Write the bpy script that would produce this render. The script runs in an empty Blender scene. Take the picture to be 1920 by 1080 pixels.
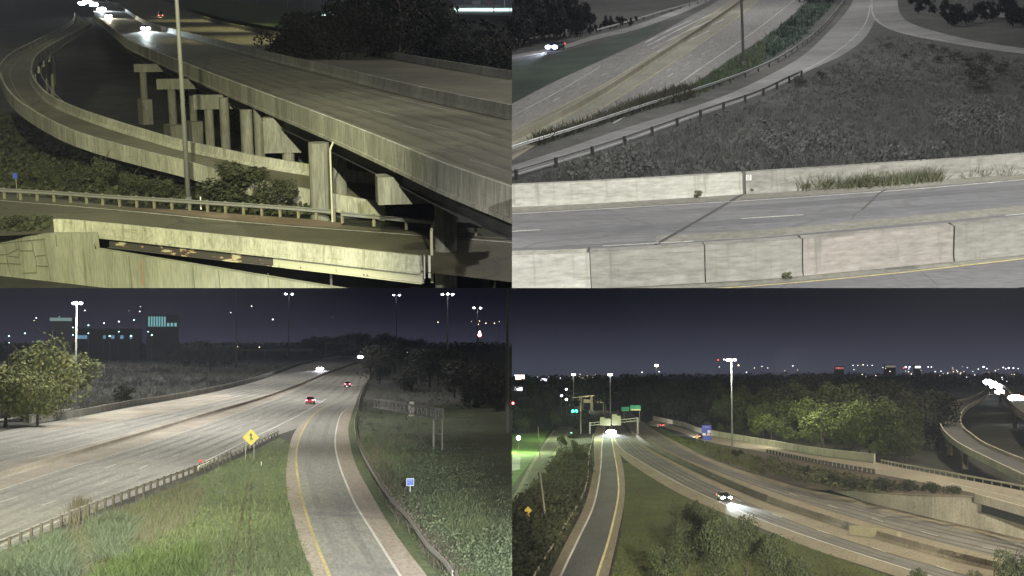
import bpy, bmesh, math, random
from mathutils import Vector, Matrix

# ------------------------------------------------------------------ camera, sky, lamps
SC = bpy.context.scene
COL = SC.collection
F = 2400.0                                   # focal length in pixels of a 1920 wide frame
cam_d = bpy.data.cameras.new('camera')
cam = bpy.data.objects.new('camera', cam_d)
COL.objects.link(cam)
cam_d.sensor_width = 36.0
cam_d.lens = 36.0 * F / 1920.0
cam_d.clip_start = 0.5
cam_d.clip_end = 20000.0
cam.rotation_euler = (math.pi / 2, 0, 0)     # at the origin, looking along +Y
SC.camera = cam
SC.render.resolution_x, SC.render.resolution_y = 1024, 576
SC.view_settings.view_transform = 'Standard'
SC.view_settings.look = 'None'
SC.view_settings.exposure = 0.0
SC.view_settings.gamma = 1.0
SC.cycles.use_denoising = True
SC.cycles.max_bounces = 4
SC.cycles.diffuse_bounces = 2
SC.cycles.glossy_bounces = 2
SC.cycles.sample_clamp_indirect = 3.0

W = bpy.data.worlds.new('World')
SC.world = W
W.use_nodes = True
nt = W.node_tree
bg = nt.nodes['Background']
tc = nt.nodes.new('ShaderNodeTexCoord')
sx = nt.nodes.new('ShaderNodeSeparateXYZ')
mr = nt.nodes.new('ShaderNodeMapRange')
rp = nt.nodes.new('ShaderNodeValToRGB')
mr.inputs['From Min'].default_value = -0.10
mr.inputs['From Max'].default_value = 0.40
nt.links.new(tc.outputs['Generated'], sx.inputs[0])
nt.links.new(sx.outputs['Z'], mr.inputs['Value'])
nt.links.new(mr.outputs[0], rp.inputs[0])
nt.links.new(rp.outputs[0], bg.inputs['Color'])
def zpos(z): return (z + 0.10) / 0.50
els = rp.color_ramp.elements
STOPS = [(-0.10, (.04, .04, .045)), (-0.0605, (.056, .062, .092)), (-0.0417, (.032, .033, .055)), (-0.025, (.0125, .0120, .025)),
         (-0.0085, (.0025, .0020, .0085)), (0.0, (.0015, .0012, .005)), (0.24, (.005, .005, .008)), (0.40, (.09, .09, .095))]
els[0].position, els[0].color = zpos(STOPS[0][0]), (*STOPS[0][1], 1)
els[1].position, els[1].color = zpos(STOPS[-1][0]), (*STOPS[-1][1], 1)
for z, c in STOPS[1:-1]:
    e = els.new(zpos(z)); e.color = (*c, 1)
bg.inputs['Strength'].default_value = 1.0


class Site:
    """One place with its own level ground: z up, camera h metres above z=0, horizon at picture row yh."""
    def __init__(s, name, h, yh, xc, xv, sx, sz):
        s.name, s.h, s.yh, s.sx, s.sz = name, h, yh, sx, sz
        dh = Vector(((xc - 960) / F, 1, -(yh - 540) / F))
        ah, av = (xc - 960) / F, (xv - 960) / F
        yv = 540 + F * F * (1 + ah * av) / (540 - yh)
        U = Vector((av, 1, -(yv - 540) / F)).normalized()
        if U.z < 0: U = -U
        e = dh.cross(U).normalized()
        f = U.cross(e).normalized()
        s.e, s.f, s.U = e, f, U
        s.M = Matrix(((e.x, f.x, U.x, -h * U.x), (e.y, f.y, U.y, -h * U.y), (e.z, f.z, U.z, -h * U.z), (0, 0, 0, 1)))
    def P(s, px, py, z=0.0):
        d = Vector(((px - 960) / F, 1, -(py - 540) / F))
        t = (z - s.h) / d.dot(s.U)
        return Vector((t * d.dot(s.e), t * d.dot(s.f), z))
    def at(s, px, D, z=0.0):
        k = (px - 960) / F
        # (x e + D f + (z-h) U).x = k * (...).y
        c = D * s.f + (z - s.h) * s.U
        x = (k * c.y - c.x) / (s.e.x - k * s.e.y)
        return Vector((x, D, z))
    def up(s, b, py):
        """height z above ground at which the vertical through b meets picture row py"""
        c = b.x * s.e + b.y * s.f - s.h * s.U
        k = (py - 540) / F
        return -(c.z + k * c.y) / (s.U.z + k * s.U.y)
    def pxm(s, b):
        """pixels per metre at b"""
        v = b.x * s.e + b.y * s.f + (b.z - s.h) * s.U
        return F / v.y

TL = Site('TL', 20.0, -25, 480, 960, -1, 1)
TR = Site('TR', 11.5, -150, 1440, 1440, 1, 1)
TRF = Site('TRF', 20.5, -150, 1440, 1440, 1, 1)
BL = Site('BL', 13.0, 640, 480, 960, -1, -1)
BR = Site('BR', 24.0, 688, 1440, 960, 1, -1)

LC = [0]
def lamp(site, kind, loc, E, dist, aim=None, cone=150, blend=.6, radius=.8, color=(1, 1, 1)):  # serves seen lamps as well as unseen ones added for their light
    """a lamp giving irradiance E at a distance dist"""
    d = bpy.data.lights.new('lamp_or_fill_light', kind)
    d.energy = 4 * math.pi * dist * dist * E
    d.color = color
    d.shadow_soft_size = radius
    if kind == 'SPOT':
        d.spot_size = math.radians(cone); d.spot_blend = blend
    o = bpy.data.objects.new('lamp_or_fill_light', d)
    COL.objects.link(o)
    loc = Vector(loc)
    m = Matrix.Translation(loc)
    if aim is not None:
        m = m @ (Vector(aim) - loc).to_track_quat('-Z', 'Y').to_matrix().to_4x4()
    o.matrix_basis = site.M @ m
    return o

# the moon-weak sun
sd = bpy.data.lights.new('sun', 'SUN'); sd.energy = 0.12; sd.angle = math.radians(2); sd.color = (1, .97, .9)
so = bpy.data.objects.new('sun', sd); COL.objects.link(so)
so.rotation_euler = (math.radians(58), 0, math.radians(12))

WARM = (1, .985, .60)
NEUT = (1, .985, .93)
# top left place: mast behind the camera plus unseen lamps added above the road
lamp(TL, 'SPOT', (-4, -14, 46), 8.2, 88, aim=(-17, 86, 8), cone=31, blend=.35, radius=.5, color=WARM)
lamp(TL, 'SPOT', (-13, 66, 44), 2.6, 36, aim=(-22, 92, 8), cone=105, blend=.6, radius=.5, color=WARM)
for D, x, hgt, E in ((150, -14, 38, .35), (250, -55, 45, .8), (420, -110, 60, 1.4)):
    lamp(TL, 'SPOT', (x, D, hgt), E, hgt - 8, aim=(x, D + .01, 0), cone=140, color=(1, .98, .58))
# top right place: unseen lamps added behind the camera and overhead
lamp(TR, 'SPOT', (24, -40, 34), 6.5, 85, aim=(15, 60, 0), cone=46, blend=.5, radius=.5, color=NEUT)
lamp(TR, 'SPOT', (12, 50, 26), 2.8, 26, aim=(12, 52, 0), cone=120, color=NEUT)
for D, hgt, E in ((110, 40, 3.0), (190, 50, 3.1), (300, 62, 3.4), (480, 85, 3.4), (760, 110, 3.2)):
    x = TRF.at(1380, D).x
    lamp(TRF, 'SPOT', (x, D, hgt), E, hgt, aim=(x, D + .01, 0), cone=140, color=NEUT)
# bottom left place: unseen lamps added overhead, beneath the upper ground
for D, hgt, E in ((58, 30, 5.6), (106, 15.5, 2.1), (150, 26, 1.9), (215, 40, 2.1), (310, 60, 2.4), (450, 88, 2.7), (680, 130, 3.4)):
    x = -.2 * D
    lamp(BL, 'SPOT', (x, D, hgt), E, hgt, aim=(x, D + .01, 0), cone=145, color=(1, .965, .90), radius=1.5)
lamp(BL, 'SPOT', (10, -42, 8), 2.1, 170, aim=BL.P(490, 960), cone=16.5, blend=.45, radius=.4, color=(1, .98, .92))  # low lamp near the camera, added to brighten upright faces
for D, hgt, E in ((92, 13, 1.0), (130, 22, 3.4), (200, 36, 5.5), (300, 56, 5.0), (430, 80, 2.5)):  # fill lamps added over the right slope
    lamp(BL, 'SPOT', (-.05 * D, D, hgt), E, hgt, aim=(-.05 * D, D + .01, 0), cone=125, color=(1, .97, .90), radius=1.0)
lamp(BL, 'SPOT', (-75, 260, 45), 2.6, 50, aim=(-75, 260.1, 0), cone=140, color=(1, .98, .94), radius=1.0)  # fill lamp added over the left meadow
# bottom right place: poleless lamps added to light the roads from above
lamp(BR, 'SPOT', (112, 330, 60), 2.2, 60, aim=(112, 330.1, 0), cone=130, color=(1, .92, .75))  # lamp added to brighten the distant loop ramp
for D, hgt, E in ((110, 40, 1.6), (160, 50, 2.1), (230, 70, 2.6), (330, 92, 2.6), (480, 125, 1.7)):
    x = .17 * D
    lamp(BR, 'SPOT', (x, D, hgt), E, hgt, aim=(x, D + .01, 0), cone=145, color=(1, .90, .68), radius=1.5)
for px, x in ((1235, 14), (1690, 30)):  # pair of unseen spots added near the camera to light facing surfaces
    lamp(BR, 'SPOT', (x, 6, 24.2), 2.7, 220, aim=BR.P(px, 965), cone=14, blend=.6, radius=.4, color=(1, .95, .75))

# ------------------------------------------------------------------ materials
MATS = {}
def _new(name):
    m = bpy.data.materials.new(name); m.use_nodes = True
    n = m.node_tree; b = n.nodes['Principled BSDF']
    return m, n, b
def srgb(r, g, b):
    f = lambda c: (c / 255 / 12.92) if c / 255 <= .04045 else ((c / 255 + .055) / 1.055) ** 2.4
    return (f(r), f(g), f(b))
def surf(name, c1, c2, scale=.4, rough=.9, c3=None, stretch=(1, 1, 1), big=.05, bigamt=.35, fine=6.0, fineamt=.25, bump=.0, metal=0., spec=.3, scuff=None, drip=None, crack=None):
    """two tone weathered surface: medium noise c1..c2, large patches, fine grain; c3 = sparse blotches"""
    if name in MATS: return MATS[name]
    m, n, b = _new(name); L = n.links
    tcn = n.nodes.new('ShaderNodeTexCoord'); mp = n.nodes.new('ShaderNodeMapping'); mp.inputs['Scale'].default_value = stretch
    L.new(tcn.outputs['Object'], mp.inputs[0])
    def noise(s, det=5, rg=.6):
        q = n.nodes.new('ShaderNodeTexNoise'); q.inputs['Scale'].default_value = s; q.inputs['Detail'].default_value = det
        q.inputs['Roughness'].default_value = rg; L.new(mp.outputs[0], q.inputs['Vector']); return q
    def ramp(src, a, z):
        r = n.nodes.new('ShaderNodeMapRange'); r.inputs['From Min'].default_value = a; r.inputs['From Max'].default_value = z
        L.new(src, r.inputs['Value']); return r.outputs[0]
    def mix(fac, a, z, mode='MIX'):
        x = n.nodes.new('ShaderNodeMix'); x.data_type = 'RGBA'; x.blend_type = mode
        if isinstance(fac, float): x.inputs[0].default_value = fac
        else: L.new(fac, x.inputs[0])
        for sock, v in ((x.inputs[6], a), (x.inputs[7], z)):
            if isinstance(v, tuple): sock.default_value = (*v, 1)
            else: L.new(v, sock)
        return x.outputs[2]
    col = mix(ramp(noise(scale).outputs['Fac'], .35, .65), c1, c2)
    if c3: col = mix(ramp(noise(scale * 1.7, 8, .7).outputs['Fac'], .58, .70), col, c3)
    g = ramp(noise(big, 3).outputs['Fac'], .3, .7)
    lo = 1 - bigamt
    gg = n.nodes.new('ShaderNodeMapRange'); gg.inputs['To Min'].default_value = lo; gg.inputs['To Max'].default_value = 1 + bigamt * .4
    L.new(g, gg.inputs['Value'])
    fn = ramp(noise(fine, 3).outputs['Fac'], .3, .7)
    ff = n.nodes.new('ShaderNodeMapRange'); ff.inputs['To Min'].default_value = 1 - fineamt; ff.inputs['To Max'].default_value = 1 + fineamt * .6
    L.new(fn, ff.inputs['Value'])
    mu = n.nodes.new('ShaderNodeMath'); mu.operation = 'MULTIPLY'; L.new(gg.outputs[0], mu.inputs[0]); L.new(ff.outputs[0], mu.inputs[1])
    vm = n.nodes.new('ShaderNodeVectorMath'); vm.operation = 'SCALE'; L.new(col, vm.inputs[0]); L.new(mu.outputs[0], vm.inputs['Scale'])
    fin = vm.outputs[0]
    def streak(sc_, a, z, c, fin, amt):
        m2 = n.nodes.new('ShaderNodeMapping'); m2.inputs['Scale'].default_value = sc_; L.new(tcn.outputs['Object'], m2.inputs[0])
        q = n.nodes.new('ShaderNodeTexNoise'); q.inputs['Scale'].default_value = 1.0; q.inputs['Detail'].default_value = 6; q.inputs['Roughness'].default_value = .65
        L.new(m2.outputs[0], q.inputs['Vector'])
        k = n.nodes.new('ShaderNodeMapRange'); k.inputs['From Min'].default_value = a; k.inputs['From Max'].default_value = z; k.inputs['To Max'].default_value = amt
        L.new(q.outputs['Fac'], k.inputs['Value'])
        return mix(k.outputs[0], fin, c)
    if drip: fin = streak((2.6, 2.6, .12), .56, .68, drip, fin, .75)
    if scuff: fin = streak((.30, .30, 7.0), .60, .66, scuff, fin, .6)
    if crack:
        m3 = n.nodes.new('ShaderNodeMapping'); m3.inputs['Scale'].default_value = (crack[1],) * 3; L.new(tcn.outputs['Object'], m3.inputs[0])
        w1 = n.nodes.new('ShaderNodeTexNoise'); w1.inputs['Scale'].default_value = 2.0; w1.inputs['Detail'].default_value = 5; L.new(m3.outputs[0], w1.inputs['Vector'])
        ad = n.nodes.new('ShaderNodeMix'); ad.data_type = 'RGBA'; ad.inputs[0].default_value = .35; L.new(m3.outputs[0], ad.inputs[6]); L.new(w1.outputs['Color'], ad.inputs[7])
        vo = n.nodes.new('ShaderNodeTexVoronoi'); vo.feature = 'DISTANCE_TO_EDGE'; vo.inputs['Scale'].default_value = 1.0; L.new(ad.outputs[2], vo.inputs['Vector'])
        k = n.nodes.new('ShaderNodeMapRange'); k.inputs['From Min'].default_value = .004; k.inputs['From Max'].default_value = .014; k.inputs['To Min'].default_value = .55; k.inputs['To Max'].default_value = 0.
        L.new(vo.outputs['Distance'], k.inputs['Value']); fin = mix(k.outputs[0], fin, crack[0])
    L.new(fin, b.inputs['Base Color'])
    b.inputs['Roughness'].default_value = rough; b.inputs['Metallic'].default_value = metal
    b.inputs['Specular IOR Level'].default_value = spec
    if bump:
        bp = n.nodes.new('ShaderNodeBump'); bp.inputs['Strength'].default_value = bump; bp.inputs['Distance'].default_value = .1
        L.new(noise(fine).outputs['Fac'], bp.inputs['Height']); L.new(bp.outputs[0], b.inputs['Normal'])
    MATS[name] = m
    return m
def leaf(name, ca, cb, cc=None, spec=.2):
    """leaves: tone varies from leaf to leaf"""
    if name in MATS: return MATS[name]
    m, n, b = _new(name); L = n.links
    g = n.nodes.new('ShaderNodeNewGeometry'); r = n.nodes.new('ShaderNodeValToRGB')
    r.color_ramp.elements[0].color = (*ca, 1); r.color_ramp.elements[1].color = (*cb, 1)
    if cc:
        e = r.color_ramp.elements.new(.85); e.color = (*cb, 1); r.color_ramp.elements[-1].color = (*cc, 1)
    L.new(g.outputs['Random Per Island'], r.inputs[0]); L.new(r.outputs[0], b.inputs['Base Color'])
    b.inputs['Roughness'].default_value = .8; b.inputs['Specular IOR Level'].default_value = spec
    MATS[name] = m
    return m
def plain(name, c, rough=.5, metal=0., spec=.4):
    if name in MATS: return MATS[name]
    m, n, b = _new(name)
    ns = n.nodes.new('ShaderNodeTexNoise'); ns.inputs['Scale'].default_value = 3; ns.inputs['Detail'].default_value = 4
    tcn = n.nodes.new('ShaderNodeTexCoord'); n.links.new(tcn.outputs['Object'], ns.inputs['Vector'])
    mr_ = n.nodes.new('ShaderNodeMapRange'); mr_.inputs['To Min'].default_value = .8; mr_.inputs['To Max'].default_value = 1.15
    n.links.new(ns.outputs['Fac'], mr_.inputs['Value'])
    vm = n.nodes.new('ShaderNodeVectorMath'); vm.operation = 'SCALE'; vm.inputs[0].default_value = c
    n.links.new(mr_.outputs[0], vm.inputs['Scale']); n.links.new(vm.outputs[0], b.inputs['Base Color'])
    b.inputs['Roughness'].default_value = rough; b.inputs['Metallic'].default_value = metal; b.inputs['Specular IOR Level'].default_value = spec
    MATS[name] = m
    return m
def glow(name, c, k):
    if name in MATS: return MATS[name]
    m, n, b = _new(name)
    b.inputs['Base Color'].default_value = (*[min(1, x) * .5 for x in c], 1)
    b.inputs['Emission Color'].default_value = (*c, 1); b.inputs['Emission Strength'].default_value = k
    MATS[name] = m
    return m

# ------------------------------------------------------------------ objects
OWNER = {}
SITE = [TL]
def tag(o, label=None, cat=None, group=None, kind=None):
    if label: o['label'] = label
    if cat: o['category'] = cat
    if group: o['group'] = group
    if kind: o['kind'] = kind
    return o
def link(o, parent, loc, rz, scale=1.0):
    COL.objects.link(o)
    OWNER[o.name] = SITE[0]
    m = Matrix.Translation(Vector(loc)) @ Matrix.Rotation(rz, 4, 'Z') @ (Matrix.Scale(scale, 4) if not isinstance(scale, tuple) else Matrix.Diagonal((*scale, 1)))
    if parent is None: o.matrix_basis = SITE[0].M @ m
    else: o.parent = parent; o.matrix_basis = m
    return o
def empty(name, loc=(0, 0, 0), rz=0., label=None, cat=None, group=None, scale=1.0):
    o = bpy.data.objects.new(name, None); o.empty_display_size = .3
    link(o, None, loc, rz, scale)
    return tag(o, label, cat, group)
class MB:
    def __init__(s): s.v = []; s.f = []; s.sm = False
    def add(s, vs, fs):
        k = len(s.v); s.v += [tuple(q) for q in vs]; s.f += [tuple(i + k for i in f) for f in fs]; return s
    def box(s, c, d, rz=0., taper=(1, 1)):
        x, y, z = (q / 2 for q in d); co, si = math.cos(rz), math.sin(rz); vs = []
        for dz in (-1, 1):
            tx, ty = (1, 1) if dz < 0 else taper
            for dx, dy in ((-1, -1), (1, -1), (1, 1), (-1, 1)):
                a, b = dx * x * tx, dy * y * ty
                vs.append((c[0] + a * co - b * si, c[1] + a * si + b * co, c[2] + dz * z))
        return s.add(vs, [(3, 2, 1, 0), (4, 5, 6, 7), (0, 1, 5, 4), (1, 2, 6, 5), (2, 3, 7, 6), (3, 0, 4, 7)])
    def tube(s, p0, p1, r0, r1=None, n=8, caps=True):
        p0, p1 = Vector(p0), Vector(p1); r1 = r0 if r1 is None else r1
        d = (p1 - p0).normalized(); a = d.orthogonal().normalized(); b = d.cross(a); vs = []
        for p, r in ((p0, r0), (p1, r1)):
            for i in range(n):
                t = 2 * math.pi * i / n; vs.append(p + (a * math.cos(t) + b * math.sin(t)) * r)
        fs = [(i, (i + 1) % n, n + (i + 1) % n, n + i) for i in range(n)]
        if caps: fs += [tuple(range(n - 1, -1, -1)), tuple(range(n, 2 * n))]
        return s.add(vs, fs)
    def sweep(s, path, prof, closed=True, caps=True, updir=None):
        """profile points (u to the right of travel, v up) swept along path"""
        n = len(path); m = len(prof); vs = []
        for i, p in enumerate(path):
            t = (path[min(i + 1, n - 1)] - path[max(i - 1, 0)]); t.z = 0; t.normalize()
            r = Vector((t.y, -t.x, 0))
            for u, v in prof: vs.append(p + r * u + Vector((0, 0, v)))
        fs = []
        for i in range(n - 1):
            for j in range(m if closed else m - 1):
                k = (j + 1) % m
                fs.append((i * m + j, i * m + k, (i + 1) * m + k, (i + 1) * m + j))
        if closed and caps: fs += [tuple(range(m - 1, -1, -1)), tuple((n - 1) * m + j for j in range(m))]
        return s.add(vs, fs)
    def ribbon(s, A, B, dz=0.):
        up = Vector((0, 0, dz)); n = len(A)
        vs = [p + up for p in A] + [p + up for p in B]
        return s.add(vs, [(i, i + 1, n + i + 1, n + i) for i in range(n - 1)])
    def ball(s, c, r, n=8, k=6, sc=(1, 1, 1)):
        vs = []; c = Vector(c)
        for j in range(k + 1):
            th = math.pi * j / k
            for i in range(n):
                ph = 2 * math.pi * i / n
                vs.append(c + Vector((math.sin(th) * math.cos(ph) * r * sc[0], math.sin(th) * math.sin(ph) * r * sc[1], math.cos(th) * r * sc[2])))
        return s.add(vs, [(j * n + i, (j + 1) * n + i, (j + 1) * n + (i + 1) % n, j * n + (i + 1) % n) for j in range(k) for i in range(n)])
    def build(s, name, mat, parent=None, loc=(0, 0, 0), rz=0., smooth=False, scale=1.0, fix=True):
        me = bpy.data.meshes.new(name); me.from_pydata(s.v, [], s.f); me.update()
        if fix:
            bm = bmesh.new(); bm.from_mesh(me); bmesh.ops.recalc_face_normals(bm, faces=bm.faces); bm.to_mesh(me); bm.free()
        if smooth: me.polygons.foreach_set('use_smooth', [True] * len(me.polygons))
        me.materials.append(mat)
        o = bpy.data.objects.new(name, me)
        return link(o, parent, loc, rz, scale)
def dup(root, loc, rz, scale=1.0, label=None, group=None):
    r = root.copy(); link(r, None, loc, rz, scale)
    if label: r['label'] = label
    if group: r['group'] = group
    for ch in list(root.children):
        c = ch.copy(); COL.objects.link(c); c.parent = r; OWNER[c.name] = SITE[0]
        for g in list(ch.children):
            d = g.copy(); COL.objects.link(d); d.parent = c; OWNER[d.name] = SITE[0]
    return r
def catmull(pts, n=8):
    if len(pts) < 3:
        return [pts[0].lerp(pts[-1], i / n) for i in range(n + 1)]
    out = []; q = [pts[0] * 2 - pts[1]] + list(pts) + [pts[-1] * 2 - pts[-2]]
    for i in range(1, len(q) - 2):
        a, b, c, d = q[i - 1:i + 3]
        # centripetal parametrisation: no overshoot between unevenly spaced points
        t1 = max((b - a).length, 1e-6) ** .5; t2 = max((c - b).length, 1e-6) ** .5; t3 = max((d - c).length, 1e-6) ** .5
        m1 = ((b - a) / t1 - (c - a) / (t1 + t2) + (c - b) / t2) * t2
        m2 = ((c - b) / t2 - (d - b) / (t2 + t3) + (d - c) / t3) * t2
        for k in range(n):
            t = k / n
            out.append(b * (2 * t**3 - 3 * t**2 + 1) + m1 * (t**3 - 2 * t**2 + t) + c * (-2 * t**3 + 3 * t**2) + m2 * (t**3 - t**2))
    out.append(Vector(pts[-1]))
    return out
def resample(p, n):
    L = [0]
    for a, b in zip(p, p[1:]): L.append(L[-1] + (b - a).length)
    out = []; j = 0
    for i in range(n):
        d = L[-1] * i / (n - 1)
        while j < len(L) - 2 and L[j + 1] < d: j += 1
        t = (d - L[j]) / max(L[j + 1] - L[j], 1e-9); out.append(p[j].lerp(p[j + 1], t))
    return out
def path(px, z=0., n=8, site=None):
    """picture points (x, y[, z]) -> a smooth line on the ground (or at height z)"""
    s = site or SITE[0]
    return catmull([s.P(q[0], q[1], q[2] if len(q) > 2 else z) for q in px], n)
def shift(p, u, v=0.):
    out = []; n = len(p)
    for i, q in enumerate(p):
        t = p[min(i + 1, n - 1)] - p[max(i - 1, 0)]; t.z = 0; t.normalize()
        out.append(q + Vector((t.y * u, -t.x * u, v)))
    return out
def road(name, A, B, mat, dz=.03, kind='structure', n=80, parent=None):
    return tag(MB().ribbon(resample(A, n), resample(B, n), dz).build(name, mat, parent), kind=kind if parent is None else None)
def line(mb, p, w=.15, dz=.045):
    return mb.ribbon(shift(p, -w / 2), shift(p, w / 2), dz)
def dashes(mb, segs, w=.15, z=0., dz=.045):
    for a, b, c, d in segs:
        mb.ribbon(shift([SITE[0].P(a, b, z), SITE[0].P(c, d, z)], -w / 2), shift([SITE[0].P(a, b, z), SITE[0].P(c, d, z)], w / 2), dz)
JERSEY = [(-.30, 0), (-.30, .10), (-.14, .35), (-.09, 1.0), (.09, 1.0), (.14, .35), (.30, .10), (.30, 0)]
def wallprof(w, h0, h1): return [(-w / 2, h0), (-w / 2, h1), (w / 2, h1), (w / 2, h0)]
def guardrail(p, label, mat_rail, mat_post, step=4.0, h=.70, nmax=95, posts=True, pside=-.14, name='guardrail', post_w=.16):
    g = empty(name, p[0], 0, label, 'guardrail')
    o = p[0]; q = [a - o for a in p]
    W_ = [(-.04, h - .16), (.03, h - .11), (-.04, h - .04), (-.04, h + .04), (.03, h + .11), (-.04, h + .16), (-.08, h + .16), (-.08, h - .16)]
    MB().sweep(q, W_).build('rail', mat_rail, g)
    if posts:
        L = sum((b - a).length for a, b in zip(q, q[1:])); n = min(nmax, max(2, int(L / step)))
        rp_ = resample(q, n); me = None
        for i, c in enumerate(rp_):
            t = rp_[min(i + 1, n - 1)] - rp_[max(i - 1, 0)]
            u = Vector((t.y, -t.x, 0)).normalized()
            if me is None:
                b = MB().box((0, 0, (h + .2) / 2), (post_w, post_w, h + .2)).build('post', mat_post, g, loc=c + u * pside, rz=math.atan2(t.y, t.x)); me = b
            else:
                d = me.copy(); link(d, g, c + u * pside, math.atan2(t.y, t.x))
    return g

# ------------------------------------------------------------------ plants
def crown(seed, n=900, lf=.09, lumps=14, rx=.42, rz=.40, cz=.60, flat=.0):
    """leaf clumps spread through the volume of a lumpy crown; the tree is 1 high"""
    r = random.Random(seed); mb = MB(); L = []
    for i in range(lumps):
        while True:
            a = Vector((r.uniform(-1, 1), r.uniform(-1, 1), r.uniform(-1, 1)))
            if a.length < 1: break
        L.append((Vector((a.x * rx * .75, a.y * rx * .75, cz + a.z * rz * .75)), r.uniform(.09, .19) * rx / .42))
    for i in range(n):
        c, q = r.choice(L)
        d = Vector((r.gauss(0, 1), r.gauss(0, 1), r.gauss(0, 1) + .25)).normalized()
        p = c + d * q * r.uniform(.55, 1.12)
        if p.z < .03: continue
        nn = (d + Vector((r.gauss(0, .6), r.gauss(0, .6), r.gauss(0, .6)))).normalized()
        u = nn.orthogonal().normalized(); w = nn.cross(u); t = r.uniform(0, 6.28)
        u, w = u * math.cos(t) + w * math.sin(t), w * math.cos(t) - u * math.sin(t)
        s1 = lf * r.uniform(.4, 1.0); s2 = s1 * r.uniform(.45, .8)
        mb.add([p - u * s1 * .5, p + w * s2 * .5, p + u * s1 * .5, p - w * s2 * .5], [(0, 1, 2, 3)])
    return mb
def trunkmb(seed, h=.75, r0=.022):
    r = random.Random(seed); mb = MB(); p = Vector((0, 0, -.01)); k = 5
    for i in range(k):
        q = Vector((r.uniform(-.03, .03), r.uniform(-.03, .03), h * (i + 1) / k))
        mb.tube(p, q, r0 * (1 - i / k * .7), r0 * (1 - (i + 1) / k * .7), 7, False)
        if i >= 1:
            for j in range(2):
                a = r.uniform(0, 6.28); mb.tube(q, q + Vector((math.cos(a) * .22, math.sin(a) * .22, r.uniform(.08, .2))), r0 * .35, r0 * .1, 5, False)
        p = q
    return mb
PROTO = {}
def plant(kind, loc, height, label, cat, group=None, rz=None, wide=1.0, name=None, trunk=True, n=900, lf=.09, mats=None, seeds=4, **kw):
    """a tree or bush: crown + trunk; copies share meshes"""
    r = random.Random(hash((round(loc[0], 2), round(loc[1], 2))) & 0xffff)
    k = (kind, r.randrange(seeds))
    rz = r.uniform(0, 6.28) if rz is None else rz
    sc = (height * wide, height * wide, height)
    if k in PROTO:
        o = dup(PROTO[k], loc, rz, sc, label)
        if group: o['group'] = group
        elif 'group' in o: del o['group']
        return o
    o = empty(name or cat, loc, rz, label, cat, group, sc)
    crown(hash(k[1]) + len(kind) * 7 + 3, n, lf, **kw).build('crown', mats[0], o, fix=False)
    if trunk: trunkmb(k[1] + 50).build('trunk', mats[1], o)
    PROTO[k] = o
    return o
def inside(x, y, poly):
    c = False; j = len(poly) - 1
    for i in range(len(poly)):
        xi, yi = poly[i]; xj, yj = poly[j]
        if (yi > y) != (yj > y) and x < (xj - xi) * (y - yi) / (yj - yi) + xi: c = not c
        j = i
    return c
def grass(name, poly, n, size, mat, seed, z=0., blades=4, lean=.5, leafy=False, wid=.16, vary=.6, zf=None, keep=None):
    """tufts scattered over a patch of ground given by its outline; density even as seen"""
    r = random.Random(seed); mb = MB(); s = SITE[0]
    xs = [p[0] for p in poly]; ys = [p[1] for p in poly]; k = 0; tries = 0
    while k < n and tries < n * 20:
        tries += 1
        x, y = r.uniform(min(xs), max(xs)), r.uniform(min(ys), max(ys))
        if not inside(x, y, poly): continue
        if keep and not keep(x, y, r): continue
        k += 1
        b = s.P(x, y, zf(x, y) if zf else z)
        sc = size * r.uniform(1 - vary, 1 + vary)
        for j in range(blades):
            a = r.uniform(0, 6.28); o = Vector((r.gauss(0, .35) * sc, r.gauss(0, .35) * sc, 0)); u = Vector((math.cos(a), math.sin(a), 0))
            if leafy:
                c = b + o + Vector((0, 0, sc * r.uniform(.1, .9))); nn = Vector((r.gauss(0, 1), r.gauss(0, 1) - .6, r.gauss(0, 1) + 1.5)).normalized()
                p1 = nn.orthogonal().normalized(); p2 = nn.cross(p1); q = sc * wid * r.uniform(.6, 1.5)
                mb.add([c - p1 * q, c + p2 * q * .7, c + p1 * q, c - p2 * q * .7], [(0, 1, 2, 3)])
            else:
                t = b + o + Vector((r.gauss(0, lean) * sc, r.gauss(0, lean) * sc, sc * r.uniform(.6, 1.2)))
                mb.add([b + o - u * sc * wid / 2, b + o + u * sc * wid / 2, t], [(0, 1, 2)])
    return tag(mb.build(name, mat, fix=False), kind='stuff')

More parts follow.
